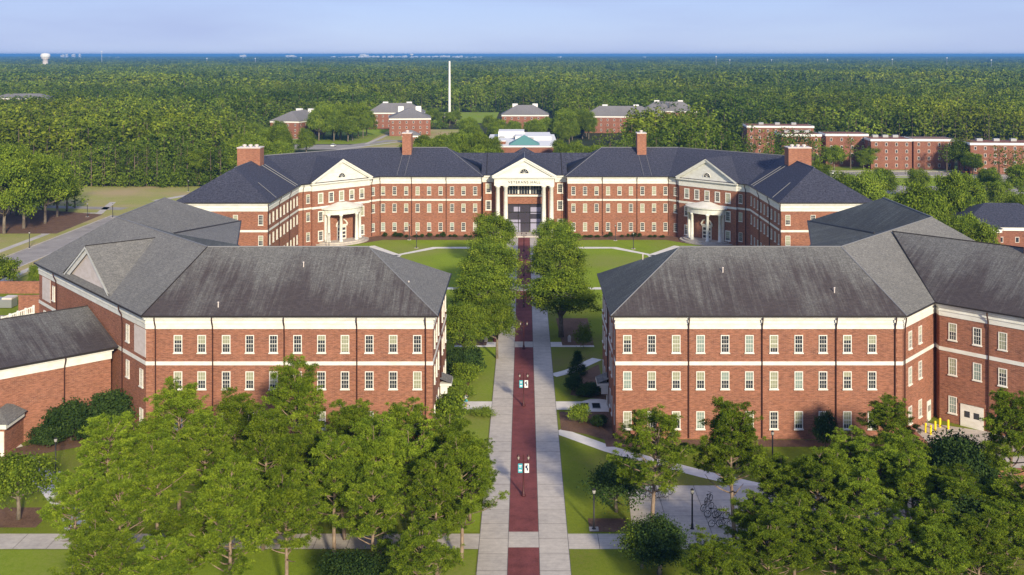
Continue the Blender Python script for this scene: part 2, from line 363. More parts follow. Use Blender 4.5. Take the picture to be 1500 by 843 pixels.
strip([(-122, 268), (-135, 280), (-170, 292), (-190, 298)], 3, .016, sw); strip([(-122, 303), (-180, 296)], 1.8, .020, sw); strip([(-105, 318), (-75, 318)], 1.8, .012, sw)
strip([(-116, 328), (-108, 345), (-92, 372)], 3, .02, sw)
strip([(104, 391), (260, 391)], 2.2, .018, sw); strip([(104, 413), (260, 413)], 2.2, .018, sw)
strip([(-120, 540), (-128, 555), (-118, 590), (-122, 640)], 2.5, .03, sw); strip([(-60, 560), (-90, 505), (-80, 490)], 2.5, .03, sw); strip([(-81, 534), (-78, 600)], 2.5, .034, sw)
struct('pavements', sw, 'concrete')
lm = MB()
for X0, X1, Y0, Y1 in ((-165, -128, 500, 640), (-126, -82, 536, 640), (-70, -20, 700, 830), (90, 260, 318, 394.5), (104, 260, 409.5, 430)):
    lm.face([(X0, Y0, .006), (X1, Y0, .006), (X1, Y1, .006), (X0, Y1, .006)])
struct('far_lawns', lm, 'grass_quad')
struct('upper_field', sheet([(-82, 500), (-40, 500), (-35, 640), (-82, 640)], .008), 'grass_dry')

# ------------------------------------------------------------------ windows (shared meshes)
def win_meshes(wd, ht, nx, ny, tagn, cas=.10):
    f = MB(); y0 = -.09
    def bar(x, z, sx, sz, d=.09): f.box(x, -d/2-.002, z, sx, d, sz)
    bar(-wd/2+cas/2, 0, cas, ht); bar(wd/2-cas/2, 0, cas, ht); bar(0, ht-cas, wd-2*cas, cas); bar(0, 0, wd-2*cas, cas*.8)
    bar(0, ht/2-.035, wd-2*cas, .07, .07)
    iw = wd-2*cas
    for i in range(1, nx): bar(-iw/2+iw*i/nx, cas*.8, .028, ht-cas*1.8, .055)
    for j in range(1, ny):
        if abs(j-ny/2) > .01: bar(0, cas*.8+(ht-cas*1.8)*j/ny, iw, .028, .05)
    fr = f.mesh('window_frame_'+tagn, 'white_paint')
    pn = MB(); pn.face([(-iw/2, -.02, .06), (iw/2, -.02, .06), (iw/2, -.02, ht-.06), (-iw/2, -.02, ht-.06)]); pn = pn.mesh('window_pane_'+tagn, 'glass_dark')
    sl = MB(); sl.box(0, -.09, -.13, wd+.16, .18, .13); sl = sl.mesh('window_sill_'+tagn, 'white_paint')
    kt = MB(); kt.box(0, -.03, ht+.002, wd*.22, .05, .26); kt = kt.mesh('window_keystone_'+tagn, 'brick_chimney')
    bl = []
    for fr_ in (.5, .97, .3, .75):
        for mm in ('blind', 'blind_teal'):
            z0 = .08+(ht-.16)*(1-fr_); b = MB(); b.face([(-iw/2, -.03, z0), (iw/2, -.03, z0), (iw/2, -.03, ht-.07), (-iw/2, -.03, ht-.07)]); bl.append(b.mesh('window_blind', mm))
    return dict(frame=fr, pane=pn, sill=sl, key=kt, blinds=bl)
W1 = win_meshes(1.02, 2.10, 3, 4, 'sash'); W2 = win_meshes(1.5, 2.5, 3, 4, 'cased', .24)
def window(root, x, y, z, rz, W=W1, pblind=.5, detail=True):
    ox, oy, oz = WO[root.name]
    o = place('window', W['frame'], root, (x-ox, y-oy, z-oz), rz)
    place('pane', W['pane'], o)
    if detail: place('sill', W['sill'], o)
    if random.random() < pblind:
        k = random.choice([0, 0, 0, 2, 2, 4, 4, 6, 1, 3]); place('blind', W['blinds'][k], o)
    return o
ROWS = (10.36, 6.02, 1.25)
def facade(root, p0, p1, ss, rows=ROWS, W=W1, pb=.62):
    """p0->p1 with the outside on the right hand"""
    l = hypot(p1[0]-p0[0], p1[1]-p0[1]); d = ((p1[0]-p0[0])/l, (p1[1]-p0[1])/l); n = (d[1], -d[0]); rz = atan2(n[0], -n[1])
    for s in ss:
        for z in rows: window(root, p0[0]+d[0]*s+n[0]*.0, p0[1]+d[1]*s+n[1]*.0, z, rz, W, pb)
def spout(root, p0, p1, ss, z0=.2, z1=14.3):
    l = hypot(p1[0]-p0[0], p1[1]-p0[1]); d = ((p1[0]-p0[0])/l, (p1[1]-p0[1])/l); n = (d[1], -d[0])
    for s in ss:
        x, y = p0[0]+d[0]*s, p0[1]+d[1]*s
        b = MB(); b.tube([(x+n[0]*.62, y+n[1]*.62, z1+.35), (x+n[0]*.55, y+n[1]*.55, z1-.1), (x+n[0]*.22, y+n[1]*.22, z1-.75), (x+n[0]*.2, y+n[1]*.2, 13.0 if z1 > 13 else z1-1), (x+n[0]*.13, y+n[1]*.13, (13.0 if z1 > 13 else z1-1)-.4), (x+n[0]*.13, y+n[1]*.13, z0)], .085, 6)
        b.build('downspout', 'downspout', root)
def roof_face(mb, pts, mi=0):
    """first edge is the eave"""
    a, b = Vector(pts[0]), Vector(pts[1]); u = (b-a).normalized()
    n = u.cross(Vector(pts[2])-a).normalized(); v = n.cross(u)
    off = random.uniform(0, 50)
    mb.face(pts, [((Vector(p)-a).dot(u)+off, (Vector(p)-a).dot(v)) for p in pts], mi)
EZ = 14.9
def shell(root, eave, ez=EZ, rustic=True, belt=(8.85, 9.3), fz=13.2):
    """brick walls, belt course, frieze, cornice, gutter and soffit round an eave outline"""
    wall = offset(eave, -.65)
    MB().prism(wall, 0, fz+.6, False).build('wall', 'brick', root)
    if belt: MB().ring(offset(wall, .07), offset(wall, -.05), *belt).build('belt_course', 'white_trim', root)
    f = MB(); f.ring(offset(wall, .10), offset(wall, -.1), fz, ez-.55); f.ring(offset(wall, .20), offset(wall, -.1), fz+.62, fz+.74)
    f.ring(offset(wall, .34), offset(wall, -.1), ez-.55, ez-.30); f.ring(offset(wall, .52), offset(wall, -.1), ez-.30, ez-.12)
    f.build('frieze', 'white_trim', root)
    MB().ring(offset(eave, .10), offset(eave, -.08), ez-.16, ez+.02).build('gutter', 'gutter', root)
    return wall
def seg(poly, i): return poly[i], poly[(i+1) % len(poly)]
def spots(line, pxs):
    """distances along a wall line of the photographed columns pxs"""
    (x0, y0), (x1, y1) = line; l = hypot(x1-x0, y1-y0); out = []
    for px in pxs:
        k = (px-768.0)/F; t = (k*y0-x0)/((x1-x0)-k*(y1-y0)); out.append(t*l)
    return out
def ridge_cap(root, pts, r=.1, m='cable'):
    MB().tube([(x, y, z+.03) for x, y, z in pts], r, 5).build('ridge_cap', m, root)

# ------------------------------------------------------------------ left classroom building
RZ = 20.9
def classroom(sgn, label):
    root = thing('classroom_building', label, 'building', (sgn*30, 136, 0))
    def m2(x, y, z=None): return (sgn*x, y) if z is None else (sgn*x, y, z)
    half = [(10.3, 124.2), (45.5, 124.2), (73.2, 156.0), (73.6, 195), (52.9, 195), (47, 171), (36.5, 148.2), (10.4, 148.2)]
    eave = [(sgn*x, y) for x, y in half]
    if sgn < 0: eave = eave[::-1]
    wall = shell(root, eave)
    P = {k: m2(*half[k], EZ) for k in range(8)}; MB().tube([m2(*half[4], EZ), m2(56.5, 168.5, 17.15)], .16, 5).build('valley_flashing', 'gutter', root)
    R1, R2, R3, R4, Gp = m2(20.3, 136.2, RZ), m2(41.3, 136.2, RZ), m2(62.9, 161.0, RZ), m2(62.9, 183.0, RZ), m2(56.5, 168.5, 17.1)
    rf = MB()
    def q(pts, mi):
        if sgn < 0: pts = [pts[1], pts[0]]+pts[:1:-1] if len(pts) > 3 else [pts[1], pts[0], pts[2]]
        roof_face(rf, pts, mi)
    side = 1 if sgn < 0 else 3
    q([P[0], P[1], R2, R1], 0); q([P[7], P[0], R1], 2 if sgn > 0 else 1)
    q([P[6], P[7], R1, R2], 0); q([P[1], P[2], R3, R2], 1 if sgn < 0 else 3)
    q([P[2], P[3], R4, R3], 1); q([P[3], P[4], R4], 1); q([P[4], Gp, R3, R4], 1 if sgn < 0 else 2)
    q([P[5], P[4], Gp][::-1], 1 if sgn < 0 else 2)
    q([P[6], P[5], Gp][::-1], 2); q([P[6], Gp, R2][::-1], 2); q([Gp, R3, R2][::-1], 2)
    rf.face([(x, y, EZ-.1) for x, y in eave])
    rf.build('roof', ['shingle_stained', 'shingle_clean', 'shingle_green', 'shingle_clean'], root)
    cm = 'gutter' if sgn < 0 else 'cable'
    ridge_cap(root, [P[0], R1], .07, 'cable'); ridge_cap(root, [R1, R2], .09, 'cable'); ridge_cap(root, [P[1], R2], .08, cm); ridge_cap(root, [R2, R3], .09, 'cable'); ridge_cap(root, [R3, R4], .08, 'cable')
    return root, wall, eave
rootR, wallR, eaveR = classroom(1, 'three-storey brick classroom building with stained grey hip roof, right of the central walk')
# indices on the right: 0-1 front, 1-2 south east, 7-0 west side
rows3 = ROWS
facade(rootR, *seg(wallR, 0), spots(seg(wallR, 0), [918.9, 954.4, 990.4, 1026, 1062, 1097.5, 1133.5, 1169.8, 1205.3, 1241, 1277.2]))
spout(rootR, *seg(wallR, 0), spots(seg(wallR, 0), [898, 1008.5, 1116, 1224.2, 1310.7, 1325]))
facade(rootR, *seg(wallR, 1), spots(seg(wallR, 1), [1332.7, 1347.3]))
facade(rootR, *seg(wallR, 7), [2.0, 5.0, 8.0, 14.5, 17.5, 20.5]); spout(rootR, *seg(wallR, 7), [11.3])
# south-east wing of the right building
C2 = (51.6, 131.2); u = (.707, -.707); LW = 30
e = [(52.6, 146), C2, (C2[0]+u[0]*LW, C2[1]+u[1]*LW), (C2[0]+u[0]*LW+16.7, C2[1]+u[1]*LW+16.7), (66.9, 148.4)]
mb_w = offset(e, -.65)
# keep the wall flush with the corner where it meets the main block
MB().prism(mb_w, 0, 13.7, False).build('wing_wall', 'brick', rootR)
MB().ring(offset(mb_w, .075), offset(mb_w, -.05), 8.846, 9.304).build('wing_belt_course', 'white_trim', rootR)
f = MB(); f.ring(offset(mb_w, .105), offset(mb_w, -.1), 13.196, EZ-.556); f.ring(offset(mb_w, .345), offset(mb_w, -.1), EZ-.556, EZ-.302); f.ring(offset(mb_w, .525), offset(mb_w, -.1), EZ-.302, EZ-.124); f.ring(offset(mb_w, .205), offset(mb_w, -.1), 13.824, 13.936)
f.build('wing_frieze', 'white_trim', rootR)
MB().ring(offset(e, .10), offset(e, -.08), EZ-.164, EZ+.016).build('wing_gutter', 'gutter', rootR)
Rs = (52.15, 148.0, RZ); Re = (Rs[0]+u[0]*(LW-3), Rs[1]+u[1]*(LW-3), RZ)
rf = MB(); z_ = lambda p: (p[0], p[1], EZ)
roof_face(rf, [z_(e[1]), z_(e[2]), Re, Rs]); roof_face(rf, [z_(e[2]), z_(e[3]), Re]); roof_face(rf, [z_(e[3]), (70.5, 144.8, EZ), Rs, Re])
rf.build('wing_roof', ['shingle_stained'], rootR)
ridge_cap(rootR, [Rs, Re], .08, 'gutter'); ridge_cap(rootR, [Rs, z_(C2)], .07, 'gutter')
sw_ = seg(mb_w, 1)
facade(rootR, *sw_, spots(sw_, [1395.7, 1431.7, 1469]), ROWS[:2]); facade(rootR, *sw_, spots(sw_, [1395.7]), ROWS[2:]); facade(rootR, *sw_, spots(sw_, [1469]), ROWS[2:])
spout(rootR, *sw_, spots(sw_, [1448.5]))
def on_wall(line, px, out=0.0):
    (x0, y0), (x1, y1) = line; s = spots(line, [px])[0]; l = hypot(x1-x0, y1-y0); d = ((x1-x0)/l, (y1-y0)/l); n = (d[1], -d[0])
    return x0+d[0]*s+n[0]*out, y0+d[1]*s+n[1]*out, atan2(n[0], -n[1])
def door(root, x, y, rz, wd=1.1, ht=2.3, z=0, m='white_paint', leaves=1):
    b = MB(); c, s_ = cos(rz), sin(rz)
    b.box(x+s_*.04, y-c*.04, z, wd+.2, .1, ht+.12, rz); o = b.build('door', m, root)
    for k in range(leaves):
        off = (k-(leaves-1)/2)*wd/leaves
        for q in (-.22, .22): b = MB(); b.box(x+c*(off+q*wd/leaves)+s_*.10, y+s_*(off+q*wd/leaves)-c*.10, z+1.2, .26*wd/leaves, .02, .75, rz); b.build('door_glass', 'glass_dark', o)
x, y, rz = on_wall(seg(wallR, 1), 1360, .02); door(rootR, x, y, rz, 1.0, 2.4)
x, y, rz = on_wall(sw_, 1424, .02); door(rootR, x, y, rz, 2.6, 2.7)
b = MB(); b.box(x+sin(rz)*.02, y-cos(rz)*.02, 2.75, 3.4, .14, .5, rz); b.build('door_lintel', 'brick_chimney', rootR)
# chimney at the far end of the wing
cx, cy = 62.9, 133.5
b = MB(); b.box(cx+3.4, cy+1, 14, 3.2, 2.6, 8.6, pi/4); b.box(cx+3.4, cy+1, 22.6, 3.5, 2.9, .25, pi/4); b.build('chimney', 'brick_chimney', rootR)

def vents(root, pts):
    for x, y, z in pts: MB().lathe(x, y, [(.07, z-.3), (.07, z+.45), (.12, z+.5), (.1, z+.6)], 6).build('vent_pipe', 'panel', root)
sl_ = (RZ-EZ)/12.0
vents(rootR, [(16, 141, EZ+7.2*sl_), (25, 131.5, EZ+7.3*sl_+.05), (38, 128, EZ+3.8*sl_+.05)])
rootL, wallL, eaveL = classroom(-1, 'three-storey brick classroom building with side gable, left of the central walk')
# left polygon reversed: order is 7,6,5,4,3,2,1,0 of the half outline
iF = 6   # half[1] -> half[0] : front wall
facade(rootL, *seg(wallL, iF), spots(seg(wallL, iF), [261, 295.7, 331.5, 366, 400.7, 436, 471, 505.5, 541, 576, 611.4]))
spout(rootL, *seg(wallL, iF), spots(seg(wallL, iF), [228.2, 312, 416.7, 523, 623.5]))
facade(rootL, *seg(wallL, 7), [2.5, 5.5, 8.5, 14.9, 17.9, 20.9]); spout(rootL, *seg(wallL, 7), [11.5])
AB = seg(wallL, 5)   # half[2] -> half[1]
def abwin(px, z, W=W1): x, y, rz = on_wall(AB, px); window(rootL, x, y, z, rz, W, .3)
for px, zs in ((187.5, (10.5, 6.1, 1.25)), (207.5, (6.0, 1.25)), (79, (10.4, 6.1)), (66, (6.1,))):
    for z in zs: abwin(px, z)
for px0, px1 in ((197.2, 214), (62.5, 74)):
    x0, y0, rz = on_wall(AB, px0, -.02); x1, y1, _ = on_wall(AB, px1, -.02); b = MB(); b.box((x0+x1)/2, (y0+y1)/2, 9.75, hypot(x1-x0, y1-y0), .16, 3.3, rz); b.build('blank_panel', 'panel', rootL)
spout(rootL, *AB, spots(AB, [180.3, 84]))
vents(rootL, [(-36.8, 125.6, EZ+1.4*sl_+.05), (-14.5, 131, EZ+4.2*sl_), (-28, 132.5, EZ+8.3*sl_+.05)])
# quoins at the front corners
def quoins(root, x, y, dx, dy, rz):
    b = MB()
    for k in range(22): b.box(x+dx*(.35 if k % 2 else .45), y+dy*(.35 if k % 2 else .45), .2+k*.6, .7 if k % 2 else .9, .06, .46, rz)
    b.build('quoins', 'brick_chimney', root)
quoins(rootL, wallL[6][0], wallL[6][1]-.02, 1, 0, 0); quoins(rootR, wallR[1][0], wallR[1][1]-.02, -1, 0, 0)
quoins(rootL, wallL[7][0], wallL[7][1]-.02, -1, 0, 0); quoins(rootR, wallR[0][0], wallR[0][1]-.02, 1, 0, 0)
# side gable on the left building's roof
A0, B0 = Vector((-45.5, 124.2, 0)), Vector((-73.2, 156.0, 0)); du = (B0-A0).normalized(); dn = Vector((-du.y, du.x, 0)); dn = dn if dn.x > 0 else -dn   # inward
mid = A0+du*(.497*(B0-A0).length); hw = 8.9; slope_m = (RZ-EZ)/11.5
g0 = EZ+.35; ga = 20.0
fa = [mid-du*hw+dn*.9, mid+du*hw+dn*.9]; ap = mid+dn*.9
def V3(v, z): return (v.x, v.y, z)
back = mid+dn*((ga-EZ)/slope_m+.2)
gr = MB()
for a in fa:
    s_ = 1 if a is fa[1] else -1; bk = a+dn*.2
    e0 = a-dn*.5+du*s_*.5
    roof_face(gr, [V3(e0, g0-.1), V3(a+dn*.3+du*s_*.5, g0+.1), V3(back, ga+.25), V3(ap-dn*.5, ga+.25)])
gr.build('gable_roof', ['shingle_clean'], rootL)
t = MB(); t.face([V3(fa[0], g0-.2), V3(fa[1], g0-.2), V3(ap, ga)]); t.build('gable_wall', 'panel', rootL)
t = MB()
for a in fa:
    a2 = a-dn*.3; p2 = ap-dn*.3
    t.face([V3(a2, g0-.25), V3(p2, ga+.15), V3(p2, ga-.75), V3(a2+(p2-a2)*.16, g0-.25)])
    t.face([V3(a2-dn*.25, g0-.18), V3(p2-dn*.25, ga+.2), V3(p2-dn*.25, ga-.12), V3(a2+(p2-a2)*.05-dn*.25, g0-.18)])
t.face([V3(fa[0]-dn*.15, g0-.3), V3(fa[1]-dn*.15, g0-.3), V3(fa[1]-dn*.15, g0+.05), V3(fa[0]-dn*.15, g0+.05)])
t.build('gable_trim', 'white_trim', rootL)
ridge_cap(rootL, [V3(ap-dn*.5, ga+.25), V3(back, ga+.25)], .07, 'gutter'); ridge_cap(rootL, [V3(back, ga+.1), V3(fa[0]-du*.5, g0)], .07, 'gutter')
# low side wing running to the lower left
p1 = Vector((-51.0, 130.6, 0)); dw = Vector((-du.y, du.x, 0)); dw = dw if dw.x < 0 else -dw   # outward
dl = du
q0 = p1; q1 = p1+dw*34; q2 = q1+du*22.8; q3 = p1+du*22.8+dn*0
ez = 9.4; rz_ = 12.4
lw_e = [(q0.x, q0.y), (q3.x, q3.y), (q2.x, q2.y), (q1.x, q1.y)]
def ccw(p):
    a = sum(p[i][0]*p[(i+1) % len(p)][1]-p[(i+1) % len(p)][0]*p[i][1] for i in range(len(p))); return p if a > 0 else p[::-1]
lw_e = ccw(lw_e); lw = offset(lw_e, -.5)
MB().prism(lw, 0, ez-.4, False).build('side_wing_wall', 'brick', rootL)
f = MB(); f.ring(offset(lw, .08), offset(lw, -.1), ez-1.45, ez-.45); f.ring(offset(lw, .25), offset(lw, -.1), ez-.45, ez-.2); f.build('side_wing_frieze', 'white_trim', rootL)
MB().ring(offset(lw_e, .08), offset(lw_e, -.08), ez-.2, ez+.02).build('side_wing_gutter', 'gutter', rootL)
ra, rb = p1+du*11.4-dw*.3, q1+du*11.4
rf = MB(); roof_face(rf, [V3(q1, ez), V3(q0-dw*.3, ez), V3(ra, rz_), V3(rb, rz_)]); roof_face(rf, [V3(q3-dw*.3, ez), V3(q2, ez), V3(rb, rz_), V3(ra, rz_)]); rf.build('side_wing_roof', ['shingle_stained'], rootL)
ridge_cap(rootL, [V3(ra, rz_), V3(rb, rz_)], .09, 'gutter')
SWL = ((q1.x-0, q1.y), (q0.x, q0.y)); l2 = offset(lw_e, -.5)
# its camera-side wall
ln = None
for i in range(4):
    a, b_ = seg(lw, i)
    if abs(hypot(a[0]-p1.x, a[1]-p1.y)) < 3 or abs(hypot(b_[0]-p1.x, b_[1]-p1.y)) < 3:
        if min(a[1], b_[1]) < 120: ln = (a, b_)
if ln: spout(rootL, *ln, spots(ln, [94]), .2, 8.9)
# inner side doors with little roofs
for root, sgn in ((rootL, -1), (rootR, 1)):
    xw = sgn*10.95
    door(root, xw-sgn*.02, 137, -sgn*pi/2 if sgn > 0 else pi/2, 1.9, 2.6, 0, 'white_paint', 2)
    b = MB(); x0, x1 = xw, xw-sgn*1.5
    b.face([(x0, 135.5, 3.9), (x1, 135.5, 3.3), (x1, 138.5, 3.3), (x0, 138.5, 3.9)][::sgn]); b.build('door_canopy', 'shingle_clean', root)
    b = MB(); b.box((x0+x1)/2, 137, 2.97, 1.5, 3.0, .3)
    for yy in (135.7, 138.3): b.box(xw-sgn*.5, yy, 1.9, .9, .2, 1.05)
    b.build('canopy_frame', 'white_trim', root)

# ------------------------------------------------------------------ the hall at the head of the walk
HZ = 15.1; HR = 21.3
hall = thing('brick_hall', 'long three-storey brick hall with navy roof, columned centre entrance and two angled pedimented wings', 'building', (0, 275, 0))
cnt = [0]
def hfacade(line, ss, rows=ROWS, W=W1, pb=.62): facade(hall, *line, ss, rows, W, pb)
hall_walls = {}
for sgn in (-1, 1):
    half = [(10.4, 264.4), (36.5, 264.4), (53.0, 247.9), (53.0, 217.5), (73.3, 217.5), (73.3, 259.5), (45.4, 289), (10.4, 289)]
    eave = [(sgn*x, y) for x, y in half]
    if sgn < 0: eave = eave[::-1]
    # walking the right-hand outline as listed is clockwise, so orient it
    eave = ccw(eave); wall = shell(hall, eave, HZ)
    hp = lambda x, y, z=HZ: (sgn*x, y, z)
    P = [hp(*p) for p in half]; Rm, Re1, Rw, A1 = hp(40.8, 277, HR), hp(20.5, 277, HR), hp(63.2, 255.2, HR), hp(63.2, 227.7, HR)
    rf = MB()
    def q(pts):
        roof_face(rf, pts if sgn > 0 else [pts[1], pts[0]]+pts[:1:-1])
    q([P[1], P[0], Re1, Rm][::1]); q([P[0], P[7], Re1]); q([P[7], P[6], Rm, Re1]); q([P[2], P[1], Rm, Rw]); q([P[3], P[2], Rw, A1]); q([P[4], P[3], A1]); q([P[5], P[4], A1, Rw]); q([P[6], P[5], Rw, Rm])
    rf.build('roof', ['shingle_navy'], hall)
    ridge_cap(hall, [Re1, Rm, Rw, A1], .1, 'cable'); ridge_cap(hall, [P[0], Re1], .07)
    # walls found by their ends
    W_ = {}
    for i in range(8):
        a, b_ = seg(wall, i); W_[(round(abs(a[0])), round(a[1]), round(abs(b_[0])), round(b_[1]))] = (a, b_)
    def wl(x0, y0, x1, y1):
        best = None; bd = 1e9
        for i in range(8):
            a, b_ = seg(wall, i)
            for s0, s1 in (((x0, y0), (x1, y1)), ((x1, y1), (x0, y0))):
                d = abs(abs(a[0])-s0[0])+abs(a[1]-s0[1])+abs(abs(b_[0])-s1[0])+abs(b_[1]-s1[1])
                if d < bd: bd = d; best = (a, b_)
        return best
    fr = wl(10.4, 264.4, 36.5, 264.4); di = wl(36.5, 264.4, 53, 247.9); ew = wl(53, 247.9, 53, 217.5); en = wl(53, 217.5, 73.3, 217.5)
    mir = lambda px: px if sgn < 0 else 1536-px
    hall_walls[sgn] = (fr, di, ew, en)
    hfacade(fr, spots(fr, [mir(p) for p in (561.2, 578, 595, 611.8, 628.6, 645.4, 662.2, 679, 696)])); spout(hall, *fr, spots(fr, [mir(p) for p in (557, 603, 653.7, 706)]), .2, 14.5)
    ll = hypot(ew[1][0]-ew[0][0], ew[1][1]-ew[0][1])
    hfacade(ew, [ll*(k+.5)/9.0 for k in range(9)], ROWS, W1, .9); spout(hall, *ew, [ll/3, ll*2/3], .2, 14.5)
    hfacade(en, spots(en, [mir(p) for p in (382, 345)])); spout(hall, *en, spots(en, [mir(394)]), .2, 14.5)
    hfacade(di, spots(di, [mir(p) for p in (451, 546.3)])); spout(hall, *di, spots(di, [mir(p) for p in (443.5, 456.5, 544)]), .2, 14.5)
    # pedimented bay standing .5 m proud of the angled wing
    a, b_ = di; l = hypot(b_[0]-a[0], b_[1]-a[1]); d = Vector(((b_[0]-a[0])/l, (b_[1]-a[1])/l, 0)); n = Vector((d.y, -d.x, 0)); mid = Vector((a[0]+b_[0], a[1]+b_[1], 0))/2; hw = 8.4; out = .5
    c0, c1 = mid-d*hw+n*out, mid+d*hw+n*out
    bay = [(c0.x, c0.y), (c1.x, c1.y), ((c1-n*(out+1)).x, (c1-n*(out+1)).y), ((c0-n*(out+1)).x, (c0-n*(out+1)).y)]
    MB().prism(bay, 0, 13.4, False).build('bay_wall', 'brick', hall)
    MB().ring(offset(bay, .08), offset(bay, -.05), 8.8, 9.32).build('bay_belt_course', 'white_trim', hall)
    f = MB(); f.prism(offset(bay, .1), 13.15, 14.5); f.prism(offset(bay, .35), 14.5, 14.72); f.prism(offset(bay, .65), 14.72, 15.0); f.build('bay_frieze', 'white_trim', hall)
    apx = mid+n*out; pz0, pz1 = 15.0, 20.1; ww = hw+.75
    t = MB(); t.face([V3(apx-d*ww+n*.05, pz0), V3(apx+d*ww+n*.05, pz0), V3(apx+n*.05, pz1)]); t.build('tympanum', 'white_trim', hall)
    t = MB()
    for s_ in (-1, 1):
        e0 = apx+d*ww*s_; 
        for oo, th, zz in ((.55, .55, .12), (.75, .28, .3)):
            A_ = e0+n*oo; T_ = apx+n*oo; B_ = A_-n*(oo-.02); U_ = T_-n*(oo-.02)
            pts = [V3(A_, pz0+zz), V3(T_, pz1+zz), V3(T_, pz1+zz-th*1.15), V3(A_-d*s_*th*1.7, pz0)]
            t.face(pts); t.face([pts[3], pts[2], V3(U_, pz1+zz-th*1.15), V3(B_-d*s_*th*1.7, pz0)])
    t.build('pediment_trim', 'white_trim', hall)
    bk = mid-n*11; rf = MB()
    for s_ in (-1, 1):
        roof_face(rf, [V3(apx+d*ww*s_+n*.8+d*s_*.1, pz0+.28), V3(apx+d*ww*s_-n*.3+d*s_*.1, pz0+.28), V3(bk, pz1+.42), V3(apx+n*.8, pz1+.42)])
    rf.build('pediment_roof', ['shingle_navy'], hall)
    def fan(c, r, root=hall):
        fb = MB(); pts = [c+d*(r*cos(k*pi/10))+Vector((0, 0, r*sin(k*pi/10))) for k in range(11)]
        fb.face([tuple(p) for p in pts]); o = fb.build('fanlight', 'glass_dark', root)
        g = MB()
        for k in (2, 4, 6, 8): g.tube([c+n*.04, c+n*.04+d*(r*cos(k*pi/10))+Vector((0, 0, r*sin(k*pi/10)))], .035, 4)
        g.tube([p+n*.04 for p in pts], .09, 4); g.build('muntins', 'white_paint', o)
    fan(Vector((apx.x, apx.y, 15.9))+n*.12, 1.05)
    bl = (tuple(c0)[:2], tuple(c1)[:2]); mm_ = [hw+k*3.04 for k in (-2, -1, 0, 1, 2)]
    facade(hall, *bl, mm_, (10.1,), W2, .7)
    facade(hall, *bl, [mm_[0]+.0, mm_[4]], (5.7, 1.0), W2, .7)
    # curved entrance porch
    pr, pd = 5.2, 3.6
    def arc(r0, k, nn=14): 
        t_ = pi*k/nn; return apx+d*(r0*cos(t_))+n*(r0*pd/pr*sin(t_))
    def half_disc(r, z0, z1, mat_, nm):
        pl = [((arc(r, k)).x, (arc(r, k)).y) for k in range(15)]; pl = ccw(pl); MB().prism(pl, z0, z1).build(nm, mat_, hall)
    half_disc(5.3, 7.25, 8.5, 'white_trim', 'porch_entablature'); half_disc(5.8, 8.5, 8.75, 'white_trim', 'porch_cornice')
    t = MB(); ed = [arc(5.85, k) for k in range(15)]
    for k in range(14): t.face([V3(ed[k], 8.76), V3(ed[k+1], 8.76), V3(apx+(arc(2.5, k+1)-apx)*.4, 9.9), V3(apx+(arc(2.5, k)-apx)*.4, 9.9)])
    t.build('porch_roof', 'white_paint', hall)
    half_disc(7.4, 0, .35, 'concrete', 'porch_step'); half_disc(6.4, .35, .7, 'concrete', 'porch_floor')
    for th in (20, 62, 118, 160):
        t_ = R(th); p = apx+d*(4.85*cos(t_))+n*(4.85*pd/pr*sin(t_)+.1)
        MB().lathe(p.x, p.y, [(.55, .7), (.55, .95), (.40, 1.0), (.38, 3.5), (.33, 6.8), (.48, 6.95), (.50, 7.25)], 12).build('column', 'white_trim', hall, True)
    for s_ in (-1, 1):
        p = apx+d*4.7*s_+n*.12; b = MB(); b.box(p.x, p.y, .7, .7, .3, 6.6, atan2(n.x, -n.y)); b.build('pilaster', 'white_trim', hall)
    rzz = atan2(n.x, -n.y); p = apx+n*.05
    b = MB(); b.box(p.x, p.y, .7, 2.7, .16, 3.2, rzz); b.box(p.x, p.y, 3.9, 3.3, .3, .4, rzz)
    pe = p+n*.2
    for s_ in (-1, 1):
        b.tube([V3(pe+d*s_*1.6, 4.35), V3(pe+d*s_*1.1, 5.1), V3(pe+d*s_*.45, 5.5)], [.22, .2, .12], 6)
    b.tube([V3(pe, 4.3), V3(pe, 5.9)], [.22, .08], 6); b.build('entrance_door', 'white_paint', hall)
    b = MB()
    for k in (-.62, .62):
        for z in (1.0, 1.9, 2.9): b.box(p.x+d.x*k+n.x*.1, p.y+d.y*k+n.y*.1, z, .9, .03, .6, rzz)
    b.build('door_glass', 'glass_blue', hall)
    # chimneys
    cz = [(63.9, 243.9, 5.3, 3.7, 16, 24.2), (30.8, 275.4, 2.4, 3.4, 18, 25.2)]
    for k, (cx, cy, sx, sy, z0, z1) in enumerate(cz):
        b = MB(); b.box(sgn*cx, cy, z0, sx, sy, z1-z0); ch = b.build('chimney', 'brick_chimney', hall)
        b = MB(); b.box(sgn*cx, cy, z1, sx+.2, sy+.2, .22); b.build('chimney_cap', 'panel', ch)
        b = MB()
        for j in range(3 if k == 0 else 1): b.lathe(sgn*cx+(j-1 if k == 0 else 0)*1.4, cy, [(.3, z1+.22), (.3, z1+.45), (.5, z1+.5), (.45, z1+.72), (.1, z1+.8)], 8)
        b.build('chimney_pot', 'panel', ch)
    b = MB(); ez_ = lambda x, y: HZ+(x-53)*.608
    for dx in (0, 1.3): b.tube([hp(61.2-dx*.2, 243.5+dx*1.2, ez_(61.2, 0)+.1), hp(53.2, 243.2+dx*1.5, HZ+.2)], .09, 4)
    b.tube([hp(57.8, 227, ez_(57.8, 0)+.12), hp(53.2, 224, HZ+.2)], .07, 4); b.build('cable', 'cable', hall)
    b = MB()
    for px in (29.9, 31.9): b.tube([hp(px, 273.8, 19.8), hp(px+.4, 264.6, 15.3)], .05, 4)
    b.build('cable', 'cable', hall)
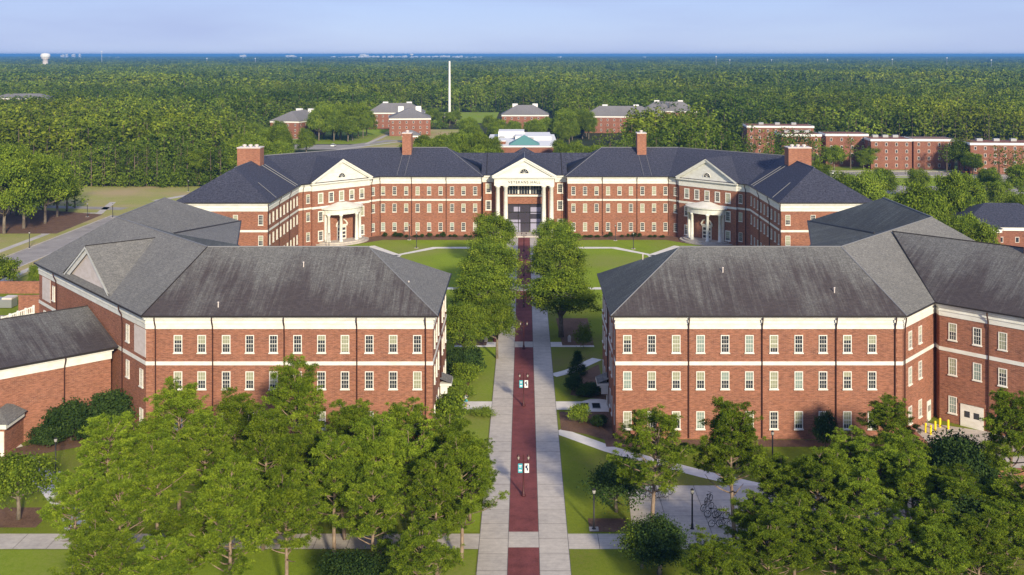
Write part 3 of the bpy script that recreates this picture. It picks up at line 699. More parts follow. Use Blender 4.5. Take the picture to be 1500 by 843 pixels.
# the recessed link
lk = [(-10.6, 268.3), (10.6, 268.3), (10.6, 287), (-10.6, 287)]
hl = MB()
for x0, x1 in ((-10.6, -4.6), (4.6, 10.6)): hl.prism([(x0, 268.3), (x1, 268.3), (x1, 287), (x0, 287)], 0, 13.8, False)
hl.prism([(-4.6, 268.3), (4.6, 268.3), (4.6, 287), (-4.6, 287)], 7.6, 13.8); hl.build('link_wall', 'brick', hall)
for x0, x1 in ((-11, -7.9), (7.9, 11)):
    f = MB(); f.box((x0+x1)/2, 268.2, 13.2, x1-x0, .3, 1.4); f.box((x0+x1)/2, 268.0, 14.6, x1-x0, .7, .3); f.build('link_frieze', 'white_trim', hall)
rf = MB(); roof_face(rf, [(-11, 267.6, 15.0), (11, 267.6, 15.0), (11, 277.2, 19.9), (-11, 277.2, 19.9)]); roof_face(rf, [(11, 287.6, 15.0), (-11, 287.6, 15.0), (-11, 277.2, 19.9), (11, 277.2, 19.9)])
rf.face([(-20, 277.2, 19.9), (20, 277.2, 19.9), (11, 272.5, 17.5), (-11, 272.5, 17.5)])
rf.build('link_roof', ['shingle_navy'], hall)
rf = MB(); roof_face(rf, [(-5, 280, 17.5), (5, 280, 17.5), (0, 283, 20.9)]); roof_face(rf, [(5, 280, 17.5), (5, 290, 17.5), (0, 283, 20.9)]); roof_face(rf, [(-5, 290, 17.5), (-5, 280, 17.5), (0, 283, 20.9)]); rf.build('rear_roof', ['shingle_navy'], hall)
b = MB()
for x in (-9.7, 9.7): b.tube([(x, 267.7, 15.1), (x, 277.1, 19.95)], .13, 4)
b.build('roof_joint', 'gutter', hall)
for x in (-9.2, 9.2):
    for z in ROWS: window(hall, x, 268.3, z, 0, W2, .5)
# central portico
b = MB(); b.box(0, 266.3, 12.75, 15.2, 4.1, 1.75); b.box(0, 266.3, 14.5, 15.7, 4.6, .25); b.box(0, 266.3, 14.75, 16.3, 5.2, .25); b.build('entablature', 'white_trim', hall)
fy = 264.2; t = MB(); t.face([(-8.1, fy+.1, 15.0), (8.1, fy+.1, 15.0), (0, fy+.1, 19.5)]); t.build('tympanum', 'white_trim', hall)
t = MB()
for s_ in (-1, 1):
    for oo, th, zz in ((.5, .6, .12), (.72, .28, .3)):
        pts = [(s_*8.3, fy-oo+.1, 15.0+zz), (0, fy-oo+.1, 19.6+zz), (0, fy-oo+.1, 19.6+zz-th*1.15), (s_*(8.3-th*1.8), fy-oo+.1, 15.0)]
        t.face(pts); t.face([pts[3], pts[2], (0, fy+.1, pts[2][2]), (pts[3][0], fy+.1, 15.0)])
t.build('pediment_trim', 'white_trim', hall)
rf = MB()
for s_ in (-1, 1): roof_face(rf, [(s_*8.4, fy-.65, 15.3), (s_*8.4, fy+3.9, 15.3), (0, 278, 19.95), (0, fy-.65, 19.95)])
rf.build('pediment_roof', ['shingle_navy'], hall)
ridge_cap(hall, [(0, fy-.6, 19.95), (0, 278, 20.0)], .08)
fb = MB(); fb.face([(1.15*cos(k*pi/10), fy+.06, 15.9+1.15*sin(k*pi/10)) for k in range(11)]); o = fb.build('fanlight', 'glass_dark', hall)
g = MB(); g.tube([(1.15*cos(k*pi/10), fy, 15.9+1.15*sin(k*pi/10)) for k in range(11)], .1, 4)
for k in (2, 4, 6, 8): g.tube([(0, fy, 15.9), (1.15*cos(k*pi/10), fy, 15.9+1.15*sin(k*pi/10))], .04, 4)
g.build('muntins', 'white_paint', o)
for x in (-6.72, -4.7, 4.95, 6.9):
    MB().lathe(x, 264.9, [(.75, .3), (.75, .7), (.58, .8), (.56, 5), (.48, 12.2), (.68, 12.35), (.72, 12.75)], 14).build('column', 'white_trim', hall, True)
b = MB(); b.box(0, 267, 0, 17.5, 9, .3); b.build('portico_step', 'concrete', hall)
# high window band and glazed passage
wb = MB(); wb.box(0, 268.1, 10.2, 9.2, .12, 2.5); o = wb.build('window_band', 'glass_dark', hall)
g = MB()
for x in np.linspace(-4.5, 4.5, 13): g.box(x, 268.0, 10.2, .07 if abs(abs(x)-1.5) > .3 else .4, .12, 2.5)
for z in (11.4, ): g.box(0, 267.98, z, 9.2, .08, .06)
g.box(0, 267.9, 9.55, 10.0, .35, .45); g.box(0, 267.9, 12.6, 10, .3, .3); g.build('muntins', 'white_paint', o)
gw = MB(); gw.box(0, 268.6, 0, 9.2, .1, 7.6); o = gw.build('glazed_entrance', 'glass_blue', hall)
g = MB()
for x in (-4.4, -1.5, 1.5, 4.4): g.box(x, 268.5, 0, .35 if abs(x) > 3 else .16, .16, 7.6)
for z in (2.6, 5.3, 7.3): g.box(0, 268.48, z, 9.2, .12, .22)
g.build('mullions', 'black_metal', o)
g = MB(); g.box(-2.6, 268.52, .3, 3.2, .03, 3.2); g.box(-1.9, 268.52, 5.6, 1.6, .03, 1.2); g.box(2.9, 268.52, .3, 2.6, .03, 3.4); g.box(2.9, 268.52, 5.0, 2.6, .03, 1.7); g.build('painted_reflection', 'reflection_lav', o)  # pale lavender slabs paint reflections onto the dark entrance glass
cu = bpy.data.curves.new('lettering', 'FONT'); cu.body = 'VETERANS HALL'; cu.size = .92; cu.extrude = .03; cu.align_x = 'CENTER'; cu.space_character = 1.25
to = bpy.data.objects.new('tmp', cu); C.objects.link(to); bpy.context.view_layer.update()
me = bpy.data.meshes.new_from_object(to.evaluated_get(bpy.context.evaluated_depsgraph_get())); bpy.data.objects.remove(to)
me.name = 'lettering'; me.materials.clear(); me.materials.append(M['black_metal'])
lt = bpy.data.objects.new('lettering', me); C.objects.link(lt); lt.parent = hall; lt.rotation_euler = (pi/2, 0, 0); lt.location = (0, 264.2-275, 13.35)
# thin the hall windows to the hundred that show largest; the rest become one part
wins = [o for o in bpy.data.objects if o.parent == hall and o.name.startswith('window') and not o.name.startswith('window_band')]
wins.sort(key=lambda o: (o.location.y+275+abs(o.location.x)*.0)-(8 if abs(sin(o.rotation_euler.z)) < .9 else -100))
if len(wins) > 99:
    rest = wins[99:]; buck = {}
    vs, fs, mis = [], [], []
    mats_ = ['white_paint', 'glass_dark', 'blind', 'blind_teal']
    for o in rest:
        for q in [o]+[c for c in bpy.data.objects if c.parent == o]:
            mi = mats_.index(q.data.materials[0].name); i0 = len(vs); rz = o.rotation_euler.z; c_, s_ = cos(rz), sin(rz)
            for v in q.data.vertices: vs.append((o.location.x+v.co.x*c_-v.co.y*s_, o.location.y+v.co.x*s_+v.co.y*c_, o.location.z+v.co.z))
            for p_ in q.data.polygons: fs.append([i0+k for k in p_.vertices]); mis.append(mi)
    me = bpy.data.meshes.new('wing_windows'); me.from_pydata(vs, [], fs)
    for mm in mats_: me.materials.append(M[mm])
    me.polygons.foreach_set('material_index', mis)
    for o in rest:
        for c in [c for c in bpy.data.objects if c.parent == o]: bpy.data.objects.remove(c)
        bpy.data.objects.remove(o)
    o = place('wing_windows', me, hall); o['kind'] = 'stuff'
# ------------------------------------------------------------------ vegetation
def np_mesh(name, V, nper, mats, hue=None, smooth=False):
    """V: (faces*nper, 3) vertices, faces of nper corners each"""
    me = bpy.data.meshes.new(name); nv = len(V); nf = nv//nper
    me.vertices.add(nv); me.vertices.foreach_set('co', V.astype(np.float32).ravel())
    me.loops.add(nv); me.loops.foreach_set('vertex_index', np.arange(nv, dtype=np.int32))
    me.polygons.add(nf); me.polygons.foreach_set('loop_start', np.arange(0, nv, nper, dtype=np.int32))
    for mm in ([mats] if isinstance(mats, str) else mats): me.materials.append(M[mm])
    me.update(calc_edges=True)
    if hue is not None:
        a = me.attributes.new('hue', 'FLOAT', 'FACE'); a.data.foreach_set('value', hue.astype(np.float32))
    return me
def unit(v): return v/np.maximum(np.linalg.norm(v, axis=-1, keepdims=True), 1e-6)
def cards(Cn, size, asp=1.0, up=0.0, out=None):
    n = len(Cn); nr = rng.normal(size=(n, 3)); 
    if out is not None: nr = nr*.75+out
    nr[:, 2] += up; nr = unit(nr)
    a = unit(np.cross(nr, rng.normal(size=(n, 3)))); b = np.cross(nr, a)
    s = (size*rng.uniform(.65, 1.3, n))[:, None]/2
    a *= s; b *= s*asp
    return np.stack([Cn-a, Cn-b*.8, Cn+a, Cn+b*.8], 1).reshape(-1, 3)
def needles(T, hueT, K=36, ln=.36, wd=.058):
    n = len(T); d = rng.normal(size=(n, K, 3)); d[..., 2] = d[..., 2]*.8+.45; d = unit(d)
    l = ln*rng.uniform(.7, 1.15, (n, K, 1)); c = T[:, None, :]+np.zeros((n, K, 3))
    sd = unit(np.cross(d, rng.normal(size=(n, K, 3))))*wd/2
    V = np.stack([c+d*l*.12, c+d*l*.6-sd, c+d*l, c+d*l*.6+sd], 2).reshape(-1, 3)
    h = np.clip(np.repeat(hueT, K)+rng.normal(0, .12, n*K), 0, 1)
    return V, h
def pine_mesh(seed, h=14.0, spread=3.6, lo=.42, dens=1.0, lean=.3):
    global rng; rs = random.Random(seed); rng = np.random.default_rng(seed)
    tb = MB(); wob = [rs.uniform(-lean, lean) for _ in range(4)]
    def tp(t): return Vector((wob[0]*sin(t*3)+wob[1]*t*1.6, wob[2]*sin(t*2.6)+wob[3]*t*1.6, h*t))
    tb.tube([tp(k/9) for k in range(10)], [.21*(1-k/9)**.7+.03 for k in range(10)], 8)
    T = []; HT = []; az = rs.uniform(0, 6)
    n = int(26*dens)
    for i in range(n):
        t = lo+(0.97-lo)*(i/(n-1))**.85; az += 2.4+rs.uniform(-.4, .4); u = (t-lo)/(1-lo)
        Lg = spread*(sin(min(1, (u*1.15+.28))*pi*.78)**.8)*rs.uniform(.65, 1.12)+.3
        el = R(rs.uniform(2, 22)+45*u**2); p = tp(t); pts = [p]; d = Vector((cos(az)*cos(el), sin(az)*cos(el), sin(el)))
        for k in range(5):
            d = (d+Vector((rs.uniform(-.22, .22), rs.uniform(-.22, .22), .13+rs.uniform(-.12, .12)))).normalized(); pts.append(pts[-1]+d*Lg/5)
        tb.tube(pts, [.085*(1-.5*u)*(1-k/5.6)+.012 for k in range(6)], 5)
        if u < .10 and rs.random() < .55: continue
        for k in range(int(6.5*dens+1)):
            f = rs.uniform(.32, 1.0); j = min(4, int(f*5)); q = pts[j]+(pts[j+1]-pts[j])*(f*5-j)
            a2 = az+rs.uniform(-1.3, 1.3); e2 = R(rs.uniform(-5, 55)); l2 = rs.uniform(.35, 1.15)
            e = q+Vector((cos(a2)*cos(e2), sin(a2)*cos(e2), sin(e2)))*l2
            tb.tube([q, e], [.022, .012], 3, False)
            hq = rs.gauss(.46, .2)
            for _ in range(rs.choice((3, 4, 5, 6))): T.append(e+Vector((rs.gauss(0, .27), rs.gauss(0, .27), rs.gauss(.05, .11)))); HT.append(hq+rs.gauss(0, .12))
    for _ in range(8): T.append(tp(1)+Vector((rs.gauss(0, .3), rs.gauss(0, .3), rs.uniform(-.4, .3)))); HT.append(.6)
    T = np.array([tuple(x) for x in T]); hT = np.clip(np.array(HT), 0, 1)
    V, hh = needles(T, hT)
    return tb.mesh('pine_trunk', 'bark_pine', True), np_mesh('pine_crown', V, 4, 'needles', hh)
def leafy_mesh(seed, h=11.0, rx=5.0, rz=4.6, nl=230, per=85, leaf=.30, mt='leaves', trunk=True, cl=.55, bark='bark_grey', shape='round'):
    global rng; rng = np.random.default_rng(seed); rs = random.Random(seed)
    lob = unit(rng.normal(size=(14, 3))); d = unit(rng.normal(size=(nl, 3))); d[:, 2] = np.where(d[:, 2] < -.55, -d[:, 2], d[:, 2])
    r = rng.uniform(.35, 1, nl)**.5; bumpy = .60+.52*np.max(np.clip(d@lob.T, 0, 1)**6, axis=1)
    if shape == 'cone':
        zz = rng.uniform(0, 1, nl)**1.3; an = rng.uniform(0, 6.283, nl); rr = (1-zz**1.4)*rng.uniform(.4, 1, nl)**.5
        Cc = np.stack([rr*np.cos(an)*rx, rr*np.sin(an)*rx, zz*h*.92+.15], 1)
    else:
        Cc = d*(r*bumpy)[:, None]*np.array([rx, rx, rz])+np.array([0, 0, h-rz*1.05])
    P = (Cc[:, None, :]+rng.normal(size=(nl, per, 3))*np.array([cl, cl, cl*.55])).reshape(-1, 3)
    P = P[P[:, 2] > .1]
    cen = np.array([0, 0, h-rz*1.05]); out = unit(P-cen)
    V = cards(P, leaf, .75, .35, out*.6)
    hue = np.clip(np.repeat(rng.normal(.5, .25, nl), per)[:len(P)]+rng.normal(0, .15, len(P)), 0, 1)
    tb = MB(); base_r = .028*h
    if trunk:
        zt = h-rz*1.7; tb.tube([(0, 0, 0), (.05, 0, zt*.5), (0, .08, zt), (0.1, 0, h-rz*.8)], [base_r*1.25, base_r, base_r*.9, base_r*.3], 8)
        for k in range(11):
            c_ = Cc[k*7 % nl]; st = Vector((0, .05, zt*rs.uniform(.75, 1.15))); e = Vector(c_); mdl = st*.5+e*.5+Vector((0, 0, -.3)); tb.tube([st, mdl, e], [base_r*.45, base_r*.28, .02], 5)
    else: tb.tube([(0, 0, 0), (0, 0, h*.5)], [.05, .02], 4)
    return tb.mesh('stem', bark, True), np_mesh('foliage', V, 4, mt, hue)
def forest_mesh(seed, h=17.0, kind='pine', n=230, card=.85):
    global rng; rng = np.random.default_rng(seed); rs = random.Random(seed)
    nb = 13 if kind == 'pine' else 16
    if kind == 'pine': cb = h*.38; R0 = 3.1
    else: cb = h*.06; R0 = 4.2
    Cb = []
    for k in range(nb):
        u = (k+.5)/nb; a = k*2.4+rs.uniform(-.5, .5); rr = R0*(sin(pi*min(.97, u*.66+.2))**.7)*rs.uniform(.35, 1.0); Cb.append((rr*cos(a), rr*sin(a), cb+(h-cb)*u*.95))
    Cb = np.array(Cb); P = (Cb[rng.integers(0, nb, n)]+rng.normal(size=(n, 3))*np.array([.85, .85, .55]))
    hb = rng.normal(.5, .2); V = cards(P, card, .75, .5, unit(P-np.array([0, 0, (cb+h)/2]))*.5)
    hue = np.clip(hb+rng.normal(0, .2, n), 0, 1)
    tb = MB(); tb.tube([(0, 0, 0), (.1, 0, h*.5), (0, 0, h*.92)], [.24, .19, .05], 5)
    for k in range(4): c_ = Cb[rs.randrange(nb)]; tb.tube([(0, 0, max(cb*.8, c_[2]-2)), tuple(c_)], [.07, .02], 3, False)
    return tb, V, hue
def tree_thing(name, label, cat, meshes, x, y, s=1, sz=None, rz=None, group=None, parts=('trunk', 'crown')):
    o = thing(name, label, cat, (x, y, 0), 0, group); o.rotation_euler.z = random.uniform(0, 6.28) if rz is None else rz
    o.scale = (s, s, sz or s)
    for p, me in zip(parts, meshes): place(p, me, o)
    return o
hgt = lambda py, D: 46-(py-80)*D/F

# foreground pines: (px of the trunk, distance, photographed crown top)
PM = [pine_mesh(100+k, 14, sp, lo, dn) for k, (sp, lo, dn) in enumerate(((4.4, .36, 1.45), (3.9, .40, 1.4), (4.8, .34, 1.5), (3.5, .42, 1.25), (4.2, .36, 1.5), (4.9, .46, 1.2)))]
pines = [
 # left grove
 (262, 103, 574, 2, 'pine of the left grove standing farthest back on the left, against the brick wall'),
 (340, 107, 583, 0, 'pine at the back of the left grove, below the fourth window of the left building'),
 (441, 108, 541, 1, 'tallest pine of the left grove, its top in front of the left building windows'),
 (520, 106, 590, 4, 'pine at the back of the left grove, right beside the tallest one'),
 (595, 105, 597, 2, 'pine at the back of the left grove near the right end of the brick front'),
 (652, 101, 612, 0, 'pine at the rear right of the left grove, beside the lawn strip'),
 (160, 99, 618, 4, 'bright pine on the left flank of the left grove, beside the curving path'),
 (232, 95, 640, 1, 'pine with a tall bare trunk in the left half of the left grove'),
 (300, 99, 622, 2, 'pine in the middle row of the left grove with forked top'),
 (385, 97, 612, 0, 'pine in the middle of the left grove with bare pale limbs'),
 (455, 100, 632, 4, 'pine in the middle of the left grove, below the tallest one'),
 (490, 94, 640, 3, 'slender pine in the middle of the left grove'),
 (556, 96, 628, 1, 'leaning pine in the right half of the left grove'),
 (606, 98, 640, 5, 'broad pine in the right half of the left grove with visible straight trunk'),
 (676, 94, 652, 2, 'pine overhanging the walk at the right edge of the left grove'),
 (108, 91, 690, 3, 'thin pine at the left front of the left grove, over the cross path'),
 (180, 88, 690, 0, 'pine at the front left of the left grove'),
 (335, 85, 690, 2, 'big pine in the front row of the left grove, cut by the picture edge'),
 (420, 87, 700, 1, 'pine in the front row of the left grove beside the biggest one'),
 (540, 90, 690, 4, 'pine in the front row of the left grove over the cross path'),
 (620, 84, 772, 0, 'low pine top at the bottom edge, right of the left grove front'),
 (235, 82, 800, 3, 'small pine top at the bottom edge, left of the left grove front'),
 (688, 103, 660, 3, 'slim pine at the far right of the left grove next to the lamp walk'),
 # right grove
 (953, 98, 612, 5, 'flat-topped pine with crooked bare limbs beside the bicycle plaza'),
 (1077, 98, 600, 1, 'tall straight pine with open crown standing by the bicycles'),
 (1300, 112, 586, 2, 'pine in front of the inner corner of the right building'),
 (1243, 104, 632, 0, 'pine at the back of the right grove beside the brick wall'),
 (1330, 103, 636, 4, 'pine at the back of the right grove, left of the dark evergreen'),
 (1145, 97, 688, 2, 'pine at the left edge of the right grove, right of the bicycles'),
 (1192, 95, 662, 4, 'pine second from the left edge of the right grove'),
 (1262, 93, 690, 0, 'pine in the middle row of the right grove with bare lower limbs'),
 (1340, 96, 672, 1, 'pine in the middle row of the right grove with pale dead limbs'),
 (1400, 95, 716, 2, 'pine in the middle right of the right grove'),
 (1460, 92, 752, 4, 'pine near the lower right corner, its top above the one nearest the edge'),
 (1478, 101, 583, 1, 'tall dark pine standing at the right edge of the picture'),
 (1225, 86, 772, 2, 'pine in the front row of the right grove'),
 (1300, 85, 760, 0, 'big bright pine in the front row of the right grove'),
 (1376, 84, 790, 1, 'pine at the bottom edge of the right grove'),
 (1050, 82, 818, 3, 'small pine top at the bottom edge below the bicycle plaza'),
 (1130, 85, 802, 0, 'low pine top at the bottom edge, left of the right grove front'),
 (272, 88, 735, 4, 'pine in the front row of the left grove, second from its left end'),
 (140, 84, 775, 2, 'low pine top at the bottom edge, front left corner of the left grove'),
 (505, 99, 652, 4, 'crowded pine in the middle row of the left grove, right of the tallest'),
 (412, 103, 640, 2, 'crowded pine just in front of the tallest pine of the left grove'),
 (300, 104, 612, 4, 'pine in the back row of the left grove, third from its left end'),
 (205, 102, 618, 0, 'pine in the back row of the left grove, first on its left'),
 (562, 103, 612, 3, 'pine in the back row of the left grove, between two taller ones'),
 (640, 92, 680, 2, 'pine at the front right of the left grove, its crown over the path'),
 (1105, 90, 748, 3, 'small pine at the left front of the right grove beside the bicycles'),
 (1215, 99, 668, 2, 'pine in the middle of the right grove before the dark wall'),
 (1290, 100, 652, 4, 'pine in the middle of the right grove with a broad crown'),
 (1372, 88, 742, 0, 'pine in the front right of the right grove'),
 (1436, 85, 788, 2, 'low pine top at the bottom edge, right part of the right grove'),
 (1420, 92, 700, 4, 'bright pine at the right of the right grove before the dark leafy tree'),
 (1165, 88, 735, 2, 'bright pine at the front left of the right grove'),
 (1480, 88, 765, 0, 'pine in the lower right corner, nearest the edge'),
 (1510, 90, 700, 5, 'pine cut by the right edge of the picture'),
]
for i, (px, D, top, k, lab) in enumerate(pines):
    h = hgt(top, D); s = max(.5, (h-1.3)/14.0); sx = .5*(s+1.0) if k != 5 else 1.0
    tree_thing('pine_tree', lab, 'tree', PM[k], atD(px, D), D, sx, s, None, 'pines in front of the classroom buildings')

OM = [leafy_mesh(200+k, 11.5, 5.5, 4.4, 320, 85, .28, 'leaves_mid' if k % 2 else 'leaves', cl=.5) for k in range(4)]
oaks = [(708, 171, 387, -1, 1.15, 'second oak from the front in the left row along the walk'), (718, 197, 349, -1, 1.12, 'third oak from the front in the left row along the walk'), (722, 226, 312, -1, .92, 'farthest oak of the left row, nearest the hall entrance'),
        (680, 155, 446, -1, .8, 'nearest oak of the left row, beside the side door of the left building'), (822, 170, 394, 1, 1.18, 'nearest oak of the right row, its trunk showing on the mulch'), (820, 196, 350, 1, 1.12, 'middle oak of the right row along the walk'), (814, 226, 321, 1, .92, 'farthest oak of the right row, nearest the hall entrance'),
        (728, 158, 432, -1, .6, 'small oak leaning over the walk at the front of the left row'), (796, 211, 352, 1, .5, 'smaller oak between the two rear oaks of the right row')]
for i, (px, D, top, sg, sx, lab) in enumerate(oaks):
    tree_thing('oak_tree', lab, 'tree', OM[i % 4], atD(px, D), D, sx, hgt(top, D)/11.5, None, 'oaks lining the central walk')
SM = [leafy_mesh(300+k, 2.0, 1.3, 1.0, 60, 60, .16, 'leaves', False, .22) for k in range(2)]
SD = [leafy_mesh(310+k, 2.0, 1.3, 1.0, 70, 70, .16, 'leaves_dark', False, .22) for k in range(2)]
SLt = [leafy_mesh(320+k, 2.0, 1.3, 1.0, 60, 55, .15, 'leaves_light', False, .25) for k in range(2)]
CN = leafy_mesh(330, 3.4, 1.25, 1.5, 120, 60, .15, 'leaves_dark', False, .22, shape='cone')
MD = [leafy_mesh(340+k, 6.0, 3.0, 2.7, 170, 75, .24, 'leaves_dark') for k in range(2)]
ML = leafy_mesh(350, 6.0, 2.9, 2.4, 130, 60, .24, 'leaves')
HO = leafy_mesh(352, 7.5, 2.6, 3.6, 190, 75, .24, 'leaves_dark')
def shrub(label, px, D, s, hz, ms=SM[0], name='shrub', parts=('stem', 'foliage'), group=None, x=None):
    return tree_thing(name, label, 'shrub' if 'shrub' in name or 'hedge' in name else 'tree', ms, atD(px, D) if x is None else x, D, s, hz/2.0 if ms[0].name.startswith('stem') and ms not in () else hz, None, group, parts)
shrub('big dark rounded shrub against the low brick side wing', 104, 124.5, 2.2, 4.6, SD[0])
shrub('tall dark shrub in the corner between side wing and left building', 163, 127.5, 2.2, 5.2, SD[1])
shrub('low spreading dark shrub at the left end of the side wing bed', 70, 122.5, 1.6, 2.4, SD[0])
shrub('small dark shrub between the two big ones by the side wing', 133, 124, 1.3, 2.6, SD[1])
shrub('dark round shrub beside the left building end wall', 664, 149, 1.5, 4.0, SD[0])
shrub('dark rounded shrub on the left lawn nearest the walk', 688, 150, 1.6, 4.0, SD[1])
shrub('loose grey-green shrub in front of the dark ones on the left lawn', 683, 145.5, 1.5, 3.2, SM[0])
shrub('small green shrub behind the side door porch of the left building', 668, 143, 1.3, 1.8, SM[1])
shrub('low clipped hedge next to the path with the walking person', 676, 140.6, 1.5, 1.3, SLt[0], 'hedge')
shrub('green shrub in front of the side door path on the left', 657, 129, 2.0, 4.0, SM[1]); shrub('low hedge strip beside the walk below the left side path', 706, 133.2, 1.3, .8, SLt[1], 'hedge')
o = tree_thing('conifer_shrub', 'dark cone-shaped evergreen by the curved path on the right', 'shrub', CN, atD(846, 150), 150, 1, 1, 0, None, ('stem', 'foliage'))
shrub('dark ball-shaped evergreen below the cone-shaped one', 840, 142.6, .95, 2.3, SD[1])
shrub('low dark shrub next to the side door of the right building', 866, 141.5, 1.2, 1.5, SD[0]); shrub('small reddish shrub left of the right side door', 856, 140.6, .9, 1.2, (SM[0][0], SD[0][1]))
shrub('green rounded shrub on the mulch below the plaque path', 848, 130.5, 1.0, 2.5, SM[0]); shrub('low dark shrub near the corner of the right building', 876, 129.5, .9, 1.2, SD[0])
shrub('thin young tree by the path at the right row of oaks', 855, 163, 1.0, 4.0, SLt[0], 'young_tree')
shrub('narrow dark shrub against the front of the right building', 1208, 122.5, 1.0, 4.2, SD[1])
shrub('round green shrub on the left edge at the yard wall', 6, 206, 2.2, 6, SM[1]); shrub('slim shrub at the far corner of the left building', 51, 208, .9, 4.5, SM[0])
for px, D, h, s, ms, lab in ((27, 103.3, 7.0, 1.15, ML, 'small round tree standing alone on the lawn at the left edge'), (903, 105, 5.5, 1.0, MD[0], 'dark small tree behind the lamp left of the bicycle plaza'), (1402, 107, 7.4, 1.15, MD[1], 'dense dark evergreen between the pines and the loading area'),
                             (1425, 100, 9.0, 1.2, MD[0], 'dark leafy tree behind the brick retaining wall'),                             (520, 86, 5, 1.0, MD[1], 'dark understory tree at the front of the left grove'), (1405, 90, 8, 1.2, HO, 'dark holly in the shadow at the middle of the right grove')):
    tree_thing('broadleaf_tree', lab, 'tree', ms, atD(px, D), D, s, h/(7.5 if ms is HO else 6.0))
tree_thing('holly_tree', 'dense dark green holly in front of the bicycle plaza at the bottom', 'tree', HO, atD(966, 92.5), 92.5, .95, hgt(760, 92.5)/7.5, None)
tree_thing('broadleaf_tree', 'low light green tree just left of the dark holly', 'tree', ML, atD(940, 93.5), 93.5, .75, .7)
# hedge rows along the hall front
for sgn in (-1, 1):
    for k in range(14):
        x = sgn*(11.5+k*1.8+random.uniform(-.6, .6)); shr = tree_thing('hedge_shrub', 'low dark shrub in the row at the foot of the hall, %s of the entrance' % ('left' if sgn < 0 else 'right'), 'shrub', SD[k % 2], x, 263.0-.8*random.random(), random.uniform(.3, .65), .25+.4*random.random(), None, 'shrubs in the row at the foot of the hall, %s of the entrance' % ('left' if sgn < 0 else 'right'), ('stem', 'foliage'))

# trees round the campus and the near edge of the forest
RT = [leafy_mesh(500+k, 9, 4.6, 3.9, 230, 80, .34, 'leaves') for k in range(2)]
RL = leafy_mesh(505, 9, 4.6, 3.9, 200, 70, .34, 'leaves_light')
FM = []
for k in range(8):
    tb, V, hu = forest_mesh(400+k, 17, 'pine' if k < 4 else 'oak', 420 if k >= 4 else 330, .8)
    FM.append((tb.mesh('forest_trunk', 'bark_far'), np_mesh('forest_crown', V, 4, 'forest_leaves', hu)))
placed = []
def scatter(n, x0, x1, y0, y1, label, group, kinds, h0, h1, name='forest_tree', mind=3.6, ok=None, parts=('trunk', 'crown')):
    c = 0; t = 0
    while c < n and t < n*60:
        t += 1; x, y = random.uniform(x0, x1), random.uniform(y0, y1)
        if ok and not ok(x, y): continue
        if any((x-a)**2+(y-b_)**2 < mind**2 for a, b_ in placed[-260:]): continue
        placed.append((x, y)); h = random.uniform(h0, h1)
        if kinds is None: tree_thing(name, label, 'tree', random.choice(RT), x, y, h/9*random.uniform(.6, .8), h/9, None, group)
        else: tree_thing(name, label, 'tree', FM[random.choice(kinds)], x, y, h/17*random.uniform(.9, 1.15), h/17, None, group)
        c += 1
P_, O_, A_ = (0, 1, 2, 3), (4, 5, 6, 7), tuple(range(8))
scatter(14, -112, -95, 376, 470, 'tree at the forest corner left of the big left chimney', 'trees at the forest corner left of the big left chimney', None, 11, 16, mind=5.5)
scatter(95, -205, -98, 362, 384, 'tree in the leafy front row of the forest edge beyond the dry field, left', 'trees in the front row of the forest edge, left', (4, 5, 6, 7), 9, 16, mind=3.0)
scatter(8, -160, -134, 292, 322, 'tree on the brown mulch beside the left road', 'trees on the mulch beside the left road', (4, 5, 6, 7), 12, 16, mind=5)
tree_thing('oak_tree', 'lone round tree at the right end of the mulch beside the left road', 'tree', OM[1], atD(98, 306), 306, .8, .92)
tree_thing('oak_tree', 'bright green round tree at the forest edge left of the hall', 'tree', (OM[2][0], SLt[0][1]) if False else OM[2], atD(297, 372), 368, 1.1, 1.15)
scatter(26, -42, -13, 372, 432, 'dark leafy tree behind the hall, left of the flat white-roofed building', 'trees behind the hall, left of the flat-roofed building', None, 11, 15, 'leafy_tree', 5)
scatter(13, 13, 34, 372, 432, 'dark leafy tree behind the hall, right of the flat white-roofed building', 'trees behind the hall, right of the flat-roofed building', None, 9, 13, 'leafy_tree', 4.5)
scatter(26, -34, 28, 505, 600, 'tree in the grove before the middle dormitory', 'trees in the grove before the middle dormitory', None, 8, 13, mind=6, ok=lambda x, y: not (-20 < x < 18 and y < 520))
scatter(60, 30, 112, 372, 440, 'tree in the wood behind the right half of the hall', 'trees in the wood behind the right half of the hall', A_, 11, 17, mind=4.2)
scatter(17, -112, -88, 548, 590, 'dark tall tree between the two left dormitories', 'trees between the two left dormitories', None, 14, 20, mind=6)
scatter(12, 17, 36, 560, 600, 'tree between the two middle dormitories', 'trees between the two middle dormitories', None, 13, 17, mind=5.5)
scatter(9, 62, 100, 520, 550, 'tree in front of the long grey-roofed dormitory', 'trees in front of the long grey-roofed dormitory', None, 10, 13, mind=5)
scatter(9, -150, -126, 505, 548, 'tree in front of the leftmost dormitory', 'trees in front of the leftmost dormitory', None, 8, 12, 'leafy_tree', 5)
scatter(10, -75, -45, 668, 690, 'shrubby tree at the foot of the white monopole', 'trees at the foot of the white monopole', None, 7, 11, 'leafy_tree', 5)
